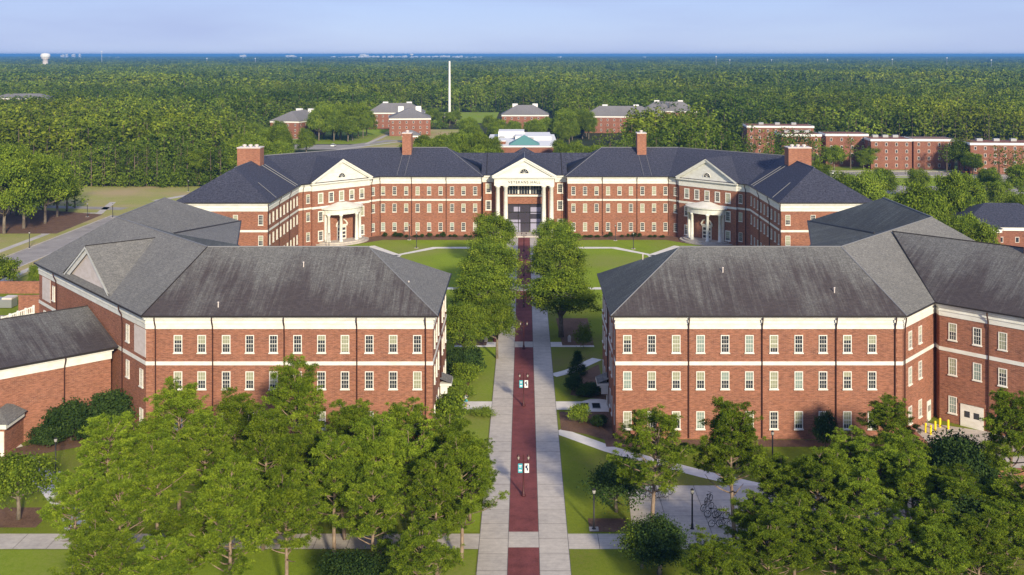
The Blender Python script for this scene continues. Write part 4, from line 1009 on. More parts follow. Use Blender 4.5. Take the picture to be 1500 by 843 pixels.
for px, D, top, k, lab in ((1162, 415, 187, 1, 'tall pine in front of the left flat-roofed dormitory'), (1246, 418, 200, 0, 'tall pine in front of the second flat-roofed dormitory'), (1222, 415, 212, 5, 'loose tree at the wall of the second flat-roofed dormitory'),
                           (1275, 420, 212, 6, 'round tree between the second and third flat-roofed dormitories'), (1265, 417, 220, 4, 'lower tree between the second and third flat-roofed dormitories'), (1387, 405, 210, 2, 'tall pine at the right end of the third flat-roofed dormitory'),
                           (1412, 408, 202, 5, 'pale green tree right of the third flat-roofed dormitory'), (1425, 400, 222, 7, 'leafy tree left of the last flat-roofed dormitory'), (1463, 385, 213, 3, 'tall pine in front of the last flat-roofed dormitory'), (1484, 380, 220, 1, 'pine at the right edge in front of the last flat-roofed dormitory'), (1497, 375, 218, 2, 'pine cut by the right edge before the last flat-roofed dormitory')):
    h = hgt(top, D); tree_thing('campus_tree', lab, 'tree', FM[k] if 'pine' in lab else RT[k % 2], atD(px, D), D, h/17*1.3 if 'pine' in lab else h/9*.85, h/17 if 'pine' in lab else h/9)
for px, D, top, s, ms, lab in ((1272, 282, 247, 1.25, RL, 'broad low tree just behind the right end of the hall roof'), (1238, 300, 250, .9, RT[1], 'smaller tree touching the right end of the hall roof'), (1350, 238, 268, 1.3, RT[0], 'big rounded tree right of the hall, left of the tall one'), (1395, 262, 248, .95, RT[1], 'tall upright tree right of the hall'),
                               (1372, 222, 300, 1.1, RL, 'light green tree just above the right building ridge'), (1325, 250, 282, .9, RT[0], 'small tree left of the big rounded tree right of the hall'), (1437, 214, 320, .8, RL, 'tree in front of the dark-roofed building at the right'), (1410, 228, 312, .8, RT[0], 'tree at the left end of the dark-roofed building'), (1463, 300, 262, .9, RL, 'round tree beside the far right road'), (1488, 262, 282, .7, RT[1], 'small tree above the dark-roofed building'), (1292, 322, 246, 1.0, RT[0], 'tree above the hall roof end, left of the car park'), (1420, 292, 252, 1.0, RT[0], 'tree between the two far right roads'), (1345, 335, 246, .8, RL, 'light tree on the strip before the far right road'), (1200, 340, 236, .9, RT[1], 'tree just behind the big right chimney'), (1448, 345, 244, .8, RT[1], 'tree on the verge left of the yellow sign at the far right'), (1495, 330, 240, 1.0, RT[0], 'tree cut by the right edge beyond the dark-roofed building')):
    tree_thing('campus_tree', lab, 'tree', ms, atD(px, D), D, s, hgt(top, D)/9.0)

for k, (px, D, top, s, lab) in enumerate(((6, 268, 232, 1.5, 'big rounded tree on the mulch bed cut by the left picture edge'), (35, 276, 222, 1.45, 'tall rounded tree on the mulch bed by the left road, second from the edge'), (66, 284, 226, 1.35, 'tall rounded tree on the mulch bed by the left road, third from the edge'), (24, 298, 214, 1.5, 'rounded tree behind the mulch bed trees at the left edge'), (84, 296, 238, 1.15, 'rounded tree at the back right of the mulch bed by the left road'), (-8, 290, 210, 1.5, 'rounded tree partly beyond the left edge behind the mulch bed'))):
    tree_thing('campus_tree', lab, 'tree', RT[k % 2], atD(px, D), D, s, hgt(top, D)/9.0)
def undergrowth(lines):
    global rng; rng = np.random.default_rng(77); Vs, Hs = [], []
    for (x0, y0), (x1, y1), hh, wd in lines:
        L_ = hypot(x1-x0, y1-y0); nb = int(L_/1.6); t = rng.uniform(0, 1, nb); bx = x0+(x1-x0)*t; by = y0+(y1-y0)*t+rng.uniform(-wd, wd, nb); bh = hh*rng.uniform(.35, 1.0, nb); n = 90
        P = np.stack([bx[:, None]+rng.normal(0, 1.1, (nb, n)), by[:, None]+rng.normal(0, 1.0, (nb, n)), bh[:, None]*rng.uniform(0, 1, (nb, n))**.8], 2).reshape(-1, 3)
        Vs.append(cards(P, .8, .75, .5)); Hs.append(np.clip(np.repeat(rng.normal(.4, .22, nb), n)+rng.normal(0, .15, nb*n), 0, 1))
    o = bpy.data.objects.new('undergrowth', np_mesh('undergrowth', np.concatenate(Vs), 4, 'forest_leaves', np.concatenate(Hs))); C.objects.link(o)
    tag(o, 'leafy undergrowth along the near edge of the forest', 'undergrowth', None, 'stuff')
undergrowth([((-215, 360), (-96, 363), 6.5, 3), ((-215, 366), (-96, 369), 9, 4), ((90, 507), (270, 507), 6, 4), ((-150, 648), (-38, 652), 6, 4), ((-84, 838), (10, 838), 6, 4), ((-36, 372), (92, 372), 4, 3), ((-116, 372), (-116, 470), 6, 3)])
# the forest beyond: patches of trees instanced on points, one object
def patch(seed, size, spacing, hmin, hmax, n, card, kinds=('pine', 'pine', 'oak')):
    rs = random.Random(seed); Vs, Hs = [], []; tb = MB(); g = int(size/spacing)
    for i in range(g):
        for j in range(g):
            x = (i+.5+rs.uniform(-.45, .45))*spacing-size/2; y = (j+.5+rs.uniform(-.45, .45))*spacing-size/2
            h = rs.uniform(hmin, hmax); kd = rs.choice(kinds); t, V, hu = forest_mesh(rs.randrange(10**6), h, kd, n, card)
            sp_ = rs.uniform(.95, 1.5); V = V*np.array([sp_, sp_, 1])+np.array([x, y, 0]); Vs.append(V); Hs.append(hu)
            tb.tube([(x, y, 0), (x, y, h*.85)], [.24, .1], 4, False)
    V = np.concatenate(Vs); me = np_mesh('forest_patch', V, 4, ['forest_leaves', 'bark_pine'], np.concatenate(Hs))
    me2 = tb.mesh('forest_patch_trunks', 'bark_far')
    o = bpy.data.objects.new('forest_patch', me); o2 = bpy.data.objects.new('forest_patch_trunks', me2); o2.parent = o
    return o, o2
pc = bpy.data.collections.new('forest_patches'); subs = []
for k in range(10):
    c_ = bpy.data.collections.new('patch_%d' % k); pc.children.link(c_)
    a_, b_ = patch(700+k, 30, 5.6, 11, 20, 180, 1.15, ('pine', 'pine', 'oak') if k % 2 else ('pine', 'oak', 'oak')) if k < 6 else patch(700+k, 90, 7.2, 10, 21, 70, 2.0)
    c_.objects.link(a_); c_.objects.link(b_); subs.append(c_)
CLEAR = [(-116, -36, 300, 475), (-146, -36, 475, 650), (-40, 32, 300, 642), (28, 104, 538, 642), (-300, -36, 300, 372), (0, 115, 300, 385), (92, 300, 300, 512), (-80, 6, 672, 836)]
pts, vi, scl, rot = [], [], [], []
rs = random.Random(5)
def clear(x, y, m): return any(a-m < x < b_+m and c-m < y < d+m for a, b_, c, d in CLEAR)
for gy in range(300, 960, 25):
    for gx in range(-560, 560, 25):
        if abs(gx) < gy*.52+45 and not clear(gx, gy, 13): pts.append((gx, gy, 0)); vi.append(rs.randrange(6)); k1 = rs.uniform(.92, 1.15); scl.append((k1, k1, rs.uniform(.82, 1.15))); rot.append(rs.uniform(0, 6.28))
gy = 1005
while gy < 13500:
    st = 84 if gy < 3500 else 210; k_ = st/84.0
    for gx in range(int(-(gy*.52+150)), int(gy*.52+150), int(st)):
        pts.append((gx, gy, 0)); vi.append(6+rs.randrange(4)); k1 = k_*rs.uniform(1, 1.25); scl.append((k1, k1, rs.uniform(.75, 1.3))); rot.append(rs.uniform(0, 6.28))
    gy += st
me = bpy.data.meshes.new('forest'); me.from_pydata(pts, [], [])
a = me.attributes.new('vi', 'INT', 'POINT'); a.data.foreach_set('value', vi)
a = me.attributes.new('scl', 'FLOAT_VECTOR', 'POINT'); a.data.foreach_set('vector', [c for s in scl for c in s])
a = me.attributes.new('rot', 'FLOAT', 'POINT'); a.data.foreach_set('value', rot)
fo = bpy.data.objects.new('forest', me); C.objects.link(fo)
tag(fo, 'dense pine forest stretching to the sea', 'forest', None, 'stuff')
ng = bpy.data.node_groups.new('forest', 'GeometryNodeTree')
ng.interface.new_socket('Geometry', in_out='INPUT', socket_type='NodeSocketGeometry'); ng.interface.new_socket('Geometry', in_out='OUTPUT', socket_type='NodeSocketGeometry')
gi, go = ng.nodes.new('NodeGroupInput'), ng.nodes.new('NodeGroupOutput')
ci = ng.nodes.new('GeometryNodeCollectionInfo'); ci.inputs[0].default_value = pc; ci.inputs[1].default_value = True
iop = ng.nodes.new('GeometryNodeInstanceOnPoints'); iop.inputs['Pick Instance'].default_value = True
def na(nm, ty): n_ = ng.nodes.new('GeometryNodeInputNamedAttribute'); n_.data_type = ty; n_.inputs[0].default_value = nm; return n_.outputs[0]
cx_ = ng.nodes.new('ShaderNodeCombineXYZ')
ng.links.new(gi.outputs[0], iop.inputs['Points']); ng.links.new(ci.outputs[0], iop.inputs['Instance']); ng.links.new(na('vi', 'INT'), iop.inputs['Instance Index'])
ng.links.new(na('rot', 'FLOAT'), cx_.inputs[2]); ng.links.new(cx_.outputs[0], iop.inputs['Rotation']); ng.links.new(na('scl', 'FLOAT_VECTOR'), iop.inputs['Scale']); ng.links.new(iop.outputs[0], go.inputs[0])
md = fo.modifiers.new('forest', 'NODES'); md.node_group = ng
# ------------------------------------------------------------------ far dormitories and other buildings
wm = MB(); wm.box(0, -.04, 0, 1.3, .1, 1.9); wm = wm.mesh('dorm_window', 'panel')
wp = MB(); wp.box(0, -.1, .2, .95, .04, 1.5); wp = wp.mesh('dorm_pane', 'glass_dark')
def dwin(root, x, y, z, rz, s=1):
    ox, oy, oz = WO[root.name]; o = place('window', wm, root, (x-ox, y-oy, z), rz); o.scale = (s, 1, s); place('pane', wp, o)
def dorm(label, cx, cy, w_, d_, rot, ez, rz, floors=3, flat=False, extra=None, cat='dormitory', rm='shingle_dorm', name='dormitory', dormers=True):
    root = thing(name, label, cat, (cx, cy, 0)); c, s = cos(rot), sin(rot)
    def T(u, v): return (cx+u*c-v*s, cy+u*s+v*c)
    blocks = [(0, 0, w_, d_)]+(extra or [])
    wb, rb, tb = MB(), MB(), MB()
    for bi, (bx, by, bw, bd) in enumerate(blocks):
        po = [T(bx-bw/2, by-bd/2), T(bx+bw/2, by-bd/2), T(bx+bw/2, by+bd/2), T(bx-bw/2, by+bd/2)]
        po = offset(po, -.003*bi)
        wb.prism(po, 0, ez-(.4 if not flat else 0)-.01*bi, flat); tb.ring(offset(po, .25), offset(po, -.05 if not flat else -.6), ez-.9-.01*bi, ez-.01*bi)
        if not flat:
            e = offset(po, .6); hw = min(bw, bd)/2; zz = ez+(rz-ez)*(hw/(min(w_, d_)/2))
            if bw >= bd: ra, rb_ = T(bx-bw/2+hw, by), T(bx+bw/2-hw, by)
            else: ra, rb_ = T(bx, by-bd/2+hw), T(bx, by+bd/2-hw)
            E = [(*p, ez) for p in e]; A, B = (*ra, zz), (*rb_, zz)
            if bw >= bd: fs = [[E[0], E[1], B, A], [E[1], E[2], B], [E[2], E[3], A, B], [E[3], E[0], A]]
            else: fs = [[E[0], E[1], A], [E[1], E[2], B, A], [E[2], E[3], B], [E[3], E[0], A, B]]
            for f_ in fs: roof_face(rb, f_)
        else:
            rb.face([(*p, ez-.3-.01*bi) for p in offset(po, -.3)])
        for u0, u1, n_ in (((bx-bw/2, by-bd/2), (bx+bw/2, by-bd/2), max(2, int(bw/3.6))), ((bx-bw/2, by+bd/2), (bx-bw/2, by-bd/2), max(1, int(bd/5))), ((bx+bw/2, by-bd/2), (bx+bw/2, by+bd/2), max(1, int(bd/5)))):
            a, b_ = T(*u0), T(*u1); l = hypot(b_[0]-a[0], b_[1]-a[1]); d = ((b_[0]-a[0])/l, (b_[1]-a[1])/l); n = (d[1], -d[0])
            if n[1] > .15: continue
            if n[0]*(0-cx)+n[1]*(0-cy) < 0: continue
            for k in range(n_):
                for fl in range(floors): q_ = l*(k+.5)/n_; dwin(root, a[0]+d[0]*q_, a[1]+d[1]*q_, (ez-1)*(fl+.35)/floors, atan2(n[0], -n[1]), .72)
    wb.build('wall', 'brick_far', root); tb.build('cornice' if not flat else 'parapet', 'roof_white', root); r_ = rb.build('roof', rm if not flat else 'roof_white', root)
    g = MB()
    if flat:
        for k in range(3): x, y = T(-w_/4+k*w_/4, 2); g = MB(); g.box(x, y, ez-.3, 2.2, 1.8, 1.3, rot); g.build('roof_unit', 'steel', root)
    elif dormers:
        for k in (-1, 1): x, y = T(k*w_*.22, d_*.25); g = MB(); g.box(x, y, ez+1, 3.2, 2.5, rz-ez-.4, rot); g.build('roof_housing', 'roof_white', r_)
    return root
dorm('leftmost brick dormitory with grey hip roof beyond the left road', -127, 588, 17, 34, -.25, 9.5, 14.5, 3, False, [(-6, 14, 16, 12)])
dorm('brick dormitory with grey hip roof nearest behind the left small chimney', -66, 602, 23, 26, .12, 10, 15.2, 3)
dorm('brick dormitory half hidden by trees behind the second one from the left', -80, 655, 34, 16, 0, 10, 15.5, 3)
dorm('brick dormitory with grey hip roof directly behind the flat white-roofed building', 0.5, 640, 28, 18, 0, 9.5, 15, 3)
dorm('long brick dormitory with grey hip roof right of the centre', 57, 618, 42, 17, -.08, 10, 15.5, 3, False, [(18, 10, 15, 20)])
dorm('brick dormitory with dark roof farthest right among the grey-roofed ones', 92, 665, 34, 17, -.1, 10.5, 16, 3)
dorm('flat-roofed brick dormitory farthest back of the white-edged row at the right', 118, 486, 30, 14, -.08, 13.2, 13.2, 4, True)
dorm('flat-roofed brick dormitory with dark recess just above the big right chimney', 113.5, 434, 16, 15, -.05, 13.4, 13.4, 4, True, [(19, 1, 17, 12)])
dorm('flat-roofed purple-brown brick dormitory in the middle of the far right road', 147, 424, 16, 14, -.06, 12.2, 12.2, 4, True, [(17, 0, 16, 12)])
dorm('flat-roofed brick dormitory at the far right edge', 185, 408, 26, 14, -.06, 12, 12, 4, True)
dorm('low pale house with grey roof in the clearing behind the left small chimney', -59, 545, 9, 8, .1, 4, 6.5, 1, cat='house', name='small_house', dormers=False)
dorm('low building with pale grey roof half buried in the far left forest', -345, 720, 36, 14, .05, 16.2, 19, 1, cat='house', name='forest_building', dormers=False)
dorm('small red brick pavilion at the foot of the white monopole', -50, 700, 9, 7, 0, 5, 7.5, 1, cat='pavilion', name='brick_pavilion', dormers=False)
dorm('low dark navy-roofed brick building at the right edge beside the trees', 117, 256, 26, 18, -.05, 5.2, 9.6, 1, cat='building', name='dining_building', rm='shingle_navy', dormers=False, extra=[(-9, -8, 8, 8)])
# flat white-roofed building with the teal skylight
root = thing('union_building', 'low building with tiered flat white roofs and a small green pyramid roof behind the hall', 'building', (0, 460, 0))
b = MB(); b.prism([(-16, 436), (14, 436), (14, 500), (-16, 500)], 0, 7.2, False); b.box(-12, 452, 7.3, 8, 14, 1.6); b.build('wall', 'brick_far', root)
b = MB(); b.box(-1, 468, 7.2, 30.6, 64.6, .5); b.box(-12, 452, 8.9, 8.4, 14.4, .3); b.box(4, 480, 7.7, 16, 26, 1.6); b.box(-6, 490, 7.7, 12, 16, 2.6); b.build('roof', 'roof_white', root)
for x, y in ((-10, 470), (-4, 474), (3, 464), (9, 470), (10, 486), (-9, 487)): b = MB(); b.box(x, y, 7.7, 2.5, 2, 1.4); b.build('roof_unit', 'steel', root)
b = MB(); roof_face(b, [(-6.5, 440, 7.8), (6.5, 440, 7.8), (0, 446, 11.6)]); roof_face(b, [(6.5, 440, 7.8), (6.5, 452, 7.8), (0, 446, 11.6)]); roof_face(b, [(-6.5, 452, 7.8), (-6.5, 440, 7.8), (0, 446, 11.6)]); roof_face(b, [(6.5, 452, 7.8), (-6.5, 452, 7.8), (0, 446, 11.6)]); b.build('pyramid_roof', 'copper_green', root)
# monopole
o = thing('monopole', 'tall thin white monopole rising from the trees behind the hall', 'mast', (atD(658.5, 745), 745, 0)); x, y, _ = WO[o.name]
MB().lathe(x, y, [(.9, 0), (.8, 20), (.65, 41.2)], 10).build('pole', 'roof_white', o); MB().lathe(x, y, [(1.5, 0), (1.5, .8), (.9, .9)], 10).build('footing', 'concrete', o)
# water tower and coast
o = thing('water_tower', 'white mushroom-shaped water tower above the trees on the horizon, far left', 'water tower', (atD(66.5, 3000), 3000, 0)); x, y, _ = WO[o.name]
MB().lathe(x, y, [(11, 35.5), (13, 38), (13.5, 43), (12, 47), (8, 49), (1, 49.6)], 20).build('tank', 'roof_white', o, True); MB().lathe(x, y, [(9, 0), (7.5, 20), (7.5, 32), (13, 35)], 16).build('stem', 'panel', o, True)
o = thing('water_tower', 'small white water tower on a thin stem among the coast buildings', 'water tower', (atD(603, 8500), 8500, 0)); x, y, _ = WO[o.name]
MB().lathe(x, y, [(9, 36), (15, 40), (15, 46), (8, 51)], 12).build('tank', 'roof_white', o); MB().lathe(x, y, [(4, 0), (4, 36)], 8).build('stem', 'roof_white', o)
rs = random.Random(3)
cst = [(92, 26, 42), (98, 14, 47), (108, 26, 46), (117, 9, 49), (158, 60, 22), (172, 40, 20), (356, 55, 40), (425, 70, 38), (431, 40, 30), (532, 58, 46), (538, 30, 40)]+[(490+k*9.2+rs.uniform(-3, 3), rs.uniform(25, 60), rs.uniform(22, 34)) for k in range(24)]+[(820, 40, 24), (944, 30, 24)]
for k, (px, wd, ht) in enumerate(cst):
    D = 8600+rs.uniform(0, 900); s = D/9000; x = atD(px, D)
    o = thing('coast_building', 'pale block on the sea horizon, number %d of the row counted from the left' % (k+1) if False else 'pale building of the town strung along the sea horizon', 'building', (x, D, 0), 0, 'pale buildings along the sea horizon')
    MB().box(x, D, 0, wd, 25, ht).box(x+wd*.2, D, ht, wd*.3, 10, 3).build('wall', 'roof_white', o)
    b = MB()
    for j in range(4): b.box(x, D-12.6, ht*.2+j*ht*.2, wd*.9, .3, ht*.06)
    b.build('window', 'glass_blue', o)
for k, (px, D, y0, lab) in enumerate(((1049, 2300, 82, 'tallest lattice mast over the forest, right of centre'), (1069, 2600, 87, 'short mast just right of the tallest mast'), (1130, 3200, 87, 'faint mast in the forest between centre and right'), (1212, 3300, 87, 'faint short mast over the forest at right'), (1307, 2500, 86, 'mast over the forest above the flat-roofed dormitories'), (1387, 2500, 84, 'slim pale mast over the forest, second from the right'), (1452, 2300, 87, 'pale mast over the forest, farthest right'),
                                     (303, 3400, 85, 'thin pale mast over the forest left of centre'), (374, 3400, 85, 'thin pale mast left of the white monopole'), (441, 3000, 84, 'thin pale mast nearest left of the white monopole'), (149, 3400, 75, 'very thin dark mast beside the water tower'))):
    x = atD(px, D); top = 46-(y0-80)*D/F; o = thing('radio_mast', lab, 'mast', (x, D, 0)); b = MB(); wq = .8*D/2500
    for k_ in range(3): a_ = k_*2.094; b.tube([(x+wq*cos(a_), D+wq*sin(a_), 0), (x+wq*.5*cos(a_), D+wq*.5*sin(a_), top)], .25, 4)
    b.build('mast_frame', 'steel', o); b = MB(); b.box(x, D, top-3, wq*2.6, wq*2.6, 2); b.build('antenna', 'roof_white', o)

# ------------------------------------------------------------------ lamps, banners, people, bicycles
def double_lamp(banner=False):
    o = thing('walk_lamp', '', 'street lamp', (0, 0, 0)); 
    MB().lathe(0, 0, [(.26, 0), (.26, .12), (.18, .16), (.16, .5), (.10, .6), (.085, 2.2), (.07, 3.95), (.03, 4.15), (.05, 4.2), (.01, 4.35)], 10).build('pole', 'burgundy_metal', o, True)
    b = MB(); b.tube([(-.52, 0, 3.7), (-.3, 0, 3.52), (0, 0, 3.5), (.3, 0, 3.52), (.52, 0, 3.7)], .035, 6); b.tube([(-.52, 0, 3.52), (.52, 0, 3.52)], .03, 5); b.build('arm', 'burgundy_metal', o)
    for s in (-1, 1):
        b = MB(); b.lathe(s*.52, 0, [(.05, 3.68), (.14, 3.74), (.13, 3.8)], 8).lathe(s*.52, 0, [(.22, 4.1), (.16, 4.22), (.05, 4.32), (.02, 4.42)], 8)
        for k in range(4): b.tube([(s*.52+.12*cos(k*pi/2+.78), .12*sin(k*pi/2+.78), 3.8), (s*.52+.19*cos(k*pi/2+.78), .19*sin(k*pi/2+.78), 4.1)], .015, 3)
        ln_ = b.build('lantern', 'burgundy_metal', o); MB().lathe(s*.52, 0, [(.1, 3.8), (.16, 4.1)], 8).build('globe', 'lamp_glass', ln_)
    if banner:
        for s in (-1, 1):
            b = MB(); b.tube([(0, 0, 3.36), (s*.62, 0, 3.36)], .018, 4); b.tube([(0, 0, 2.36), (s*.62, 0, 2.36)], .018, 4)
            b.build('banner_arm', 'burgundy_metal', o)
            q = MB(); q.box(s*.34, 0, 2.38, .46, .02, .96); bn = q.build('banner', 'teal_cloth' if s < 0 else 'white_cloth', o)
            q = MB()
            if s < 0: q.box(-.34, -.014, 3.1, .3, .01, .07); q.box(-.34, -.014, 2.96, .24, .01, .07); q.box(-.34, -.014, 2.55, .3, .01, .16)
            else: q.box(.30, -.014, 2.85, .22, .01, .3); q.box(.40, -.014, 2.62, .16, .01, .26); q.box(.42, -.014, 3.15, .1, .01, .1)
            q.build('emblem', 'navy_cloth' if s > 0 else 'white_cloth', bn)
    return o
def kids(o): return [c for c in bpy.data.objects if c.parent == o]
def dup(o, loc, rz, label, parent=None):
    c = o.copy(); C.objects.link(c)
    if parent is None: c.location = loc; c.rotation_euler.z = rz; c['label'] = label
    else: c.parent = parent
    for k in kids(o): dup(k, None, 0, None, c)
    return c
o1, o2 = double_lamp(True), double_lamp(False)
o1['group'] = o2['group'] = 'double lamps down the middle of the walk'
o1.location = (-.08, 108.8, .03); o1['label'] = 'nearest double lantern lamp with teal and white banners on the red paving'
dup(o1, (-.08, 136.6, .03), 0, 'second double lantern lamp with banners, level with the walking person')
o2.location = (-.08, 163, .03); o2['label'] = 'double lantern lamp without banners at the first concrete crossing'
for y, lab in ((190, 'double lantern lamp between the oak rows, fourth from the front'), (217, 'double lantern lamp fifth from the front, beyond the middle plaza'), (244, 'farthest double lantern lamp, before the hall entrance')): dup(o2, (-.08, y, .03), 0, lab)
def single_lamp(h=3.9):
    o = thing('lamp_post', '', 'street lamp', (0, 0, 0))
    MB().lathe(0, 0, [(.2, 0), (.2, .1), (.13, .15), (.12, .5), (.085, .6), (.075, 3.4)], 10).build('pole', 'black_metal', o, True)
    hd = MB().lathe(0, 0, [(.06, 3.4), (.15, 3.45), (.15, 3.5)], 10).lathe(0, 0, [(.19, 3.82), (.1, 3.92), (.02, 4.0)], 10).build('lantern', 'black_metal', o)
    MB().lathe(0, 0, [(.13, 3.5), (.18, 3.7), (.17, 3.82)], 10).build('globe', 'lamp_glass', hd)
    MB().box(0, 0, 0, .9, .9, .06).build('base_slab', 'concrete', o); return o
sl = single_lamp(); sl['group'] = 'single black lamp posts'
ls = [(at(81.5, 694), 'single lamp post on the lawn in front of the low side wing'), (at(572.6, 775.8), 'single lamp post seen between the pine trunks of the left grove'), (at(870, 775.8), 'single lamp post on the lawn right of the walk, before the dark small tree'), (at(1014, 775.8), 'single lamp post on the bicycle plaza'), (at(985.3, 684), 'single lamp post on the diagonal path behind the flat-topped pine'), (at(1131.6, 683), 'single lamp post on the lawn before the front of the right building'),
      ((-25.6, 248), 'single lamp post on the left quad lawn below the hall, nearer the walk'), ((-28.5, 259), 'single lamp post in the bed at the hall front, left of the oaks'), ((22.5, 258), 'single lamp post in the bed at the hall front, right of the oaks'), ((25.8, 247), 'single lamp post on the right quad lawn below the hall'), ((-46, 246), 'single lamp post before the left curved porch'),
      (at(165, 319), 'dark lamp post beside the cross path in the left field'), (at(128, 318), 'lamp post beside the mulch bed in the left field'), (at(276, 281), 'lamp post on the dry slope next to the hall roof'), (at(43, 364), 'lamp post on the near mulch bed by the left road'), (at(1240, 268), 'lamp post behind the right end of the hall'), (at(1326, 256), 'lamp post on the near kerb of the far right road'), (at(1428, 262), 'lamp post at the far right end of the road'), ((-95, 172), 'lamp post by the white balustrade at the left edge')]
for k, ((x, y), lab) in enumerate(ls):
    if k == 0: sl.location = (x, y, 0); sl['label'] = lab
    else: dup(sl, (x, y, 0), 0, lab)
# small stone markers and waste bins by the crossing
for px, py, lab in ((712, 501, 'small pale stone post on the left mulch at the crossing'), (834, 501, 'small pale stone post on the right mulch at the crossing')):
    x, y = at(px, py); o = thing('stone_post', lab, 'stone post', (x, y, 0)); MB().box(x, y, 0, .5, .5, .7).lathe(x, y, [(.33, .7), (.2, .95), (.02, 1.1)], 4).build('post', 'concrete', o)
o = thing('litter_bin', 'dark brown litter bin left of the walk at the crossing', 'bin', (*at(725, 501), 0)); x, y, _ = WO[o.name]
MB().lathe(x, y, [(.3, 0), (.36, .9), (.38, 1.0)], 12).build('bin_body', 'burgundy_metal', o); MB().lathe(x, y, [(.4, 1.0), (.3, 1.15), (.05, 1.2)], 12).build('lid', 'black_metal', o)
# dark plaques set in the slab by the right side door
for x, lab in ((7.9, 'left dark plaque laid in the concrete by the right side door'), (9.4, 'right dark plaque laid in the concrete by the right side door')):
    o = thing('ground_plaque', lab, 'plaque', (x, 136.6, 0)); MB().box(x, 136.6, .02, 1.15, 2.0, .06).build('plaque_frame', 'steel', o); MB().box(x, 136.6, .05, 1.0, 1.8, .06).build('plate', 'plaque', o)
# person on the left side path
def person(x, y, rz):
    o = thing('person', 'person in a dark top and teal shorts walking on the left side path', 'person', (x, y, 0)); o.rotation_euler.z = rz; WO[o.name] = (0, 0, 0)
    vs = [(0, 0, .92), (0, .01, 1.12), (0, .02, 1.34), (0, .0, 1.47), (0, -.02, 1.56), (0, -.02, 1.70),
          (.10, 0, .88), (.12, -.12, .50), (.12, -.02, .09), (.12, -.17, .04), (-.10, 0, .88), (-.11, .12, .50), (-.11, .32, .12), (-.11, .24, .03),
          (.19, .01, 1.40), (.25, .08, 1.13), (.24, -.06, .90), (-.19, .01, 1.40), (-.25, -.06, 1.14), (-.23, -.24, .98)]
    ed = [(0, 1), (1, 2), (2, 3), (3, 4), (4, 5), (0, 6), (6, 7), (7, 8), (8, 9), (0, 10), (10, 11), (11, 12), (12, 13), (2, 14), (14, 15), (15, 16), (2, 17), (17, 18), (18, 19)]
    rd_ = [.14, .13, .15, .06, .075, .10, .10, .06, .045, .035, .10, .06, .045, .035, .06, .045, .03, .06, .045, .03]
    me = bpy.data.meshes.new('body'); me.from_pydata(vs, ed, []); b = bpy.data.objects.new('body', me); C.objects.link(b); b.parent = o
    md = b.modifiers.new('skin', 'SKIN'); me.skin_vertices.new() if not me.skin_vertices else None
    for i, r_ in enumerate(rd_): me.skin_vertices[0].data[i].radius = (r_, r_)
    me.skin_vertices[0].data[0].use_root = True; b.modifiers.new('sub', 'SUBSURF').render_levels = 1; me.materials.append(M['skin'])
    MB().lathe(0, .01, [(.17, .95), (.17, 1.1), (.2, 1.35), (.12, 1.47)], 12).tube([(.18, .01, 1.4), (.25, .06, 1.18)], [.08, .065], 8).tube([(-.18, .01, 1.4), (-.25, -.04, 1.18)], [.08, .065], 8).build('shirt', 'navy_cloth', o, True)
    MB().lathe(0, 0, [(.16, .82), (.18, .98)], 12).tube([(.10, 0, .9), (.12, -.09, .58)], [.12, .1], 8).tube([(-.10, 0, .9), (-.11, .09, .58)], [.12, .1], 8).build('shorts', 'teal_cloth', o, True)
    MB().lathe(0, .0, [(.06, 1.52), (.11, 1.6), (.12, 1.7), (.08, 1.78), (.01, 1.80)], 10).build('hair', 'hair', o, True)
    MB().box(0, .19, 1.08, .28, .14, .34).build('backpack', 'white_cloth', o)
person(*at(682.7, 595.5), pi)
# bicycles
def bicycle():
    o = thing('bicycle', '', 'bicycle', (0, 0, 0)); o['group'] = 'bicycles parked on the plaza'
    for x in (-.52, .52):
        b = MB(); b.tube([(x+.33*cos(k*pi/10), 0, .34+.33*sin(k*pi/10)) for k in range(21)], .028, 6, False); wh = b.build('wheel', 'tyre', o)
        b = MB()
        for k in range(8): b.tube([(x, 0, .34), (x+.32*cos(k*pi/4), 0, .34+.32*sin(k*pi/4))], .006, 3, False)
        b.build('spokes', 'steel', wh)
    b = MB(); bb, st, hd, ra = (-.05, 0, .3), (-.2, 0, .82), (.36, 0, .86), (-.52, 0, .34)
    for p, q in ((bb, st), (bb, hd), (st, hd), (ra, bb), (ra, (-.17, 0, .72)), (hd, (.52, 0, .34)), (hd, (.33, 0, 1.0))): b.tube([p, q], .02, 5)
    b.build('frame', 'black_metal', o); MB().tube([(.28, -.27, 1.02), (.33, 0, 1.0), (.28, .27, 1.02)], .018, 5).build('handlebar', 'black_metal', o)
    MB().box(-.22, 0, .86, .26, .14, .06).build('saddle', 'tyre', o); return o
bk = bicycle(); bs = [(1036, 748, .5, 'bicycle standing nearest the pine on the plaza'), (1044, 758, .1, 'bicycle second from the back in the right row'), (1056, 760, -.1, 'bicycle on the far side of the middle of the right row'), (1050, 772, .15, 'bicycle at the front left of the right row'), (1062, 773, -.2, 'bicycle at the front right of the right row'), (1038, 737, .9, 'bicycle at the back of the right row'),
     (948, 732, .3, 'bicycle left of the flat-topped pine trunk'), (957, 729, -.3, 'bicycle just behind the flat-topped pine trunk'), (968, 730, .2, 'bicycle right of the flat-topped pine trunk'), (977, 727, .6, 'bicycle farthest right behind the flat-topped pine')]
for k, (px, py, a, lab) in enumerate(bs):
    x, y = at(px, py)
    if k == 0: bk.location = (x, y, .02); bk.rotation_euler.z = a; bk['label'] = lab
    else: dup(bk, (x, y, .02), a, lab)
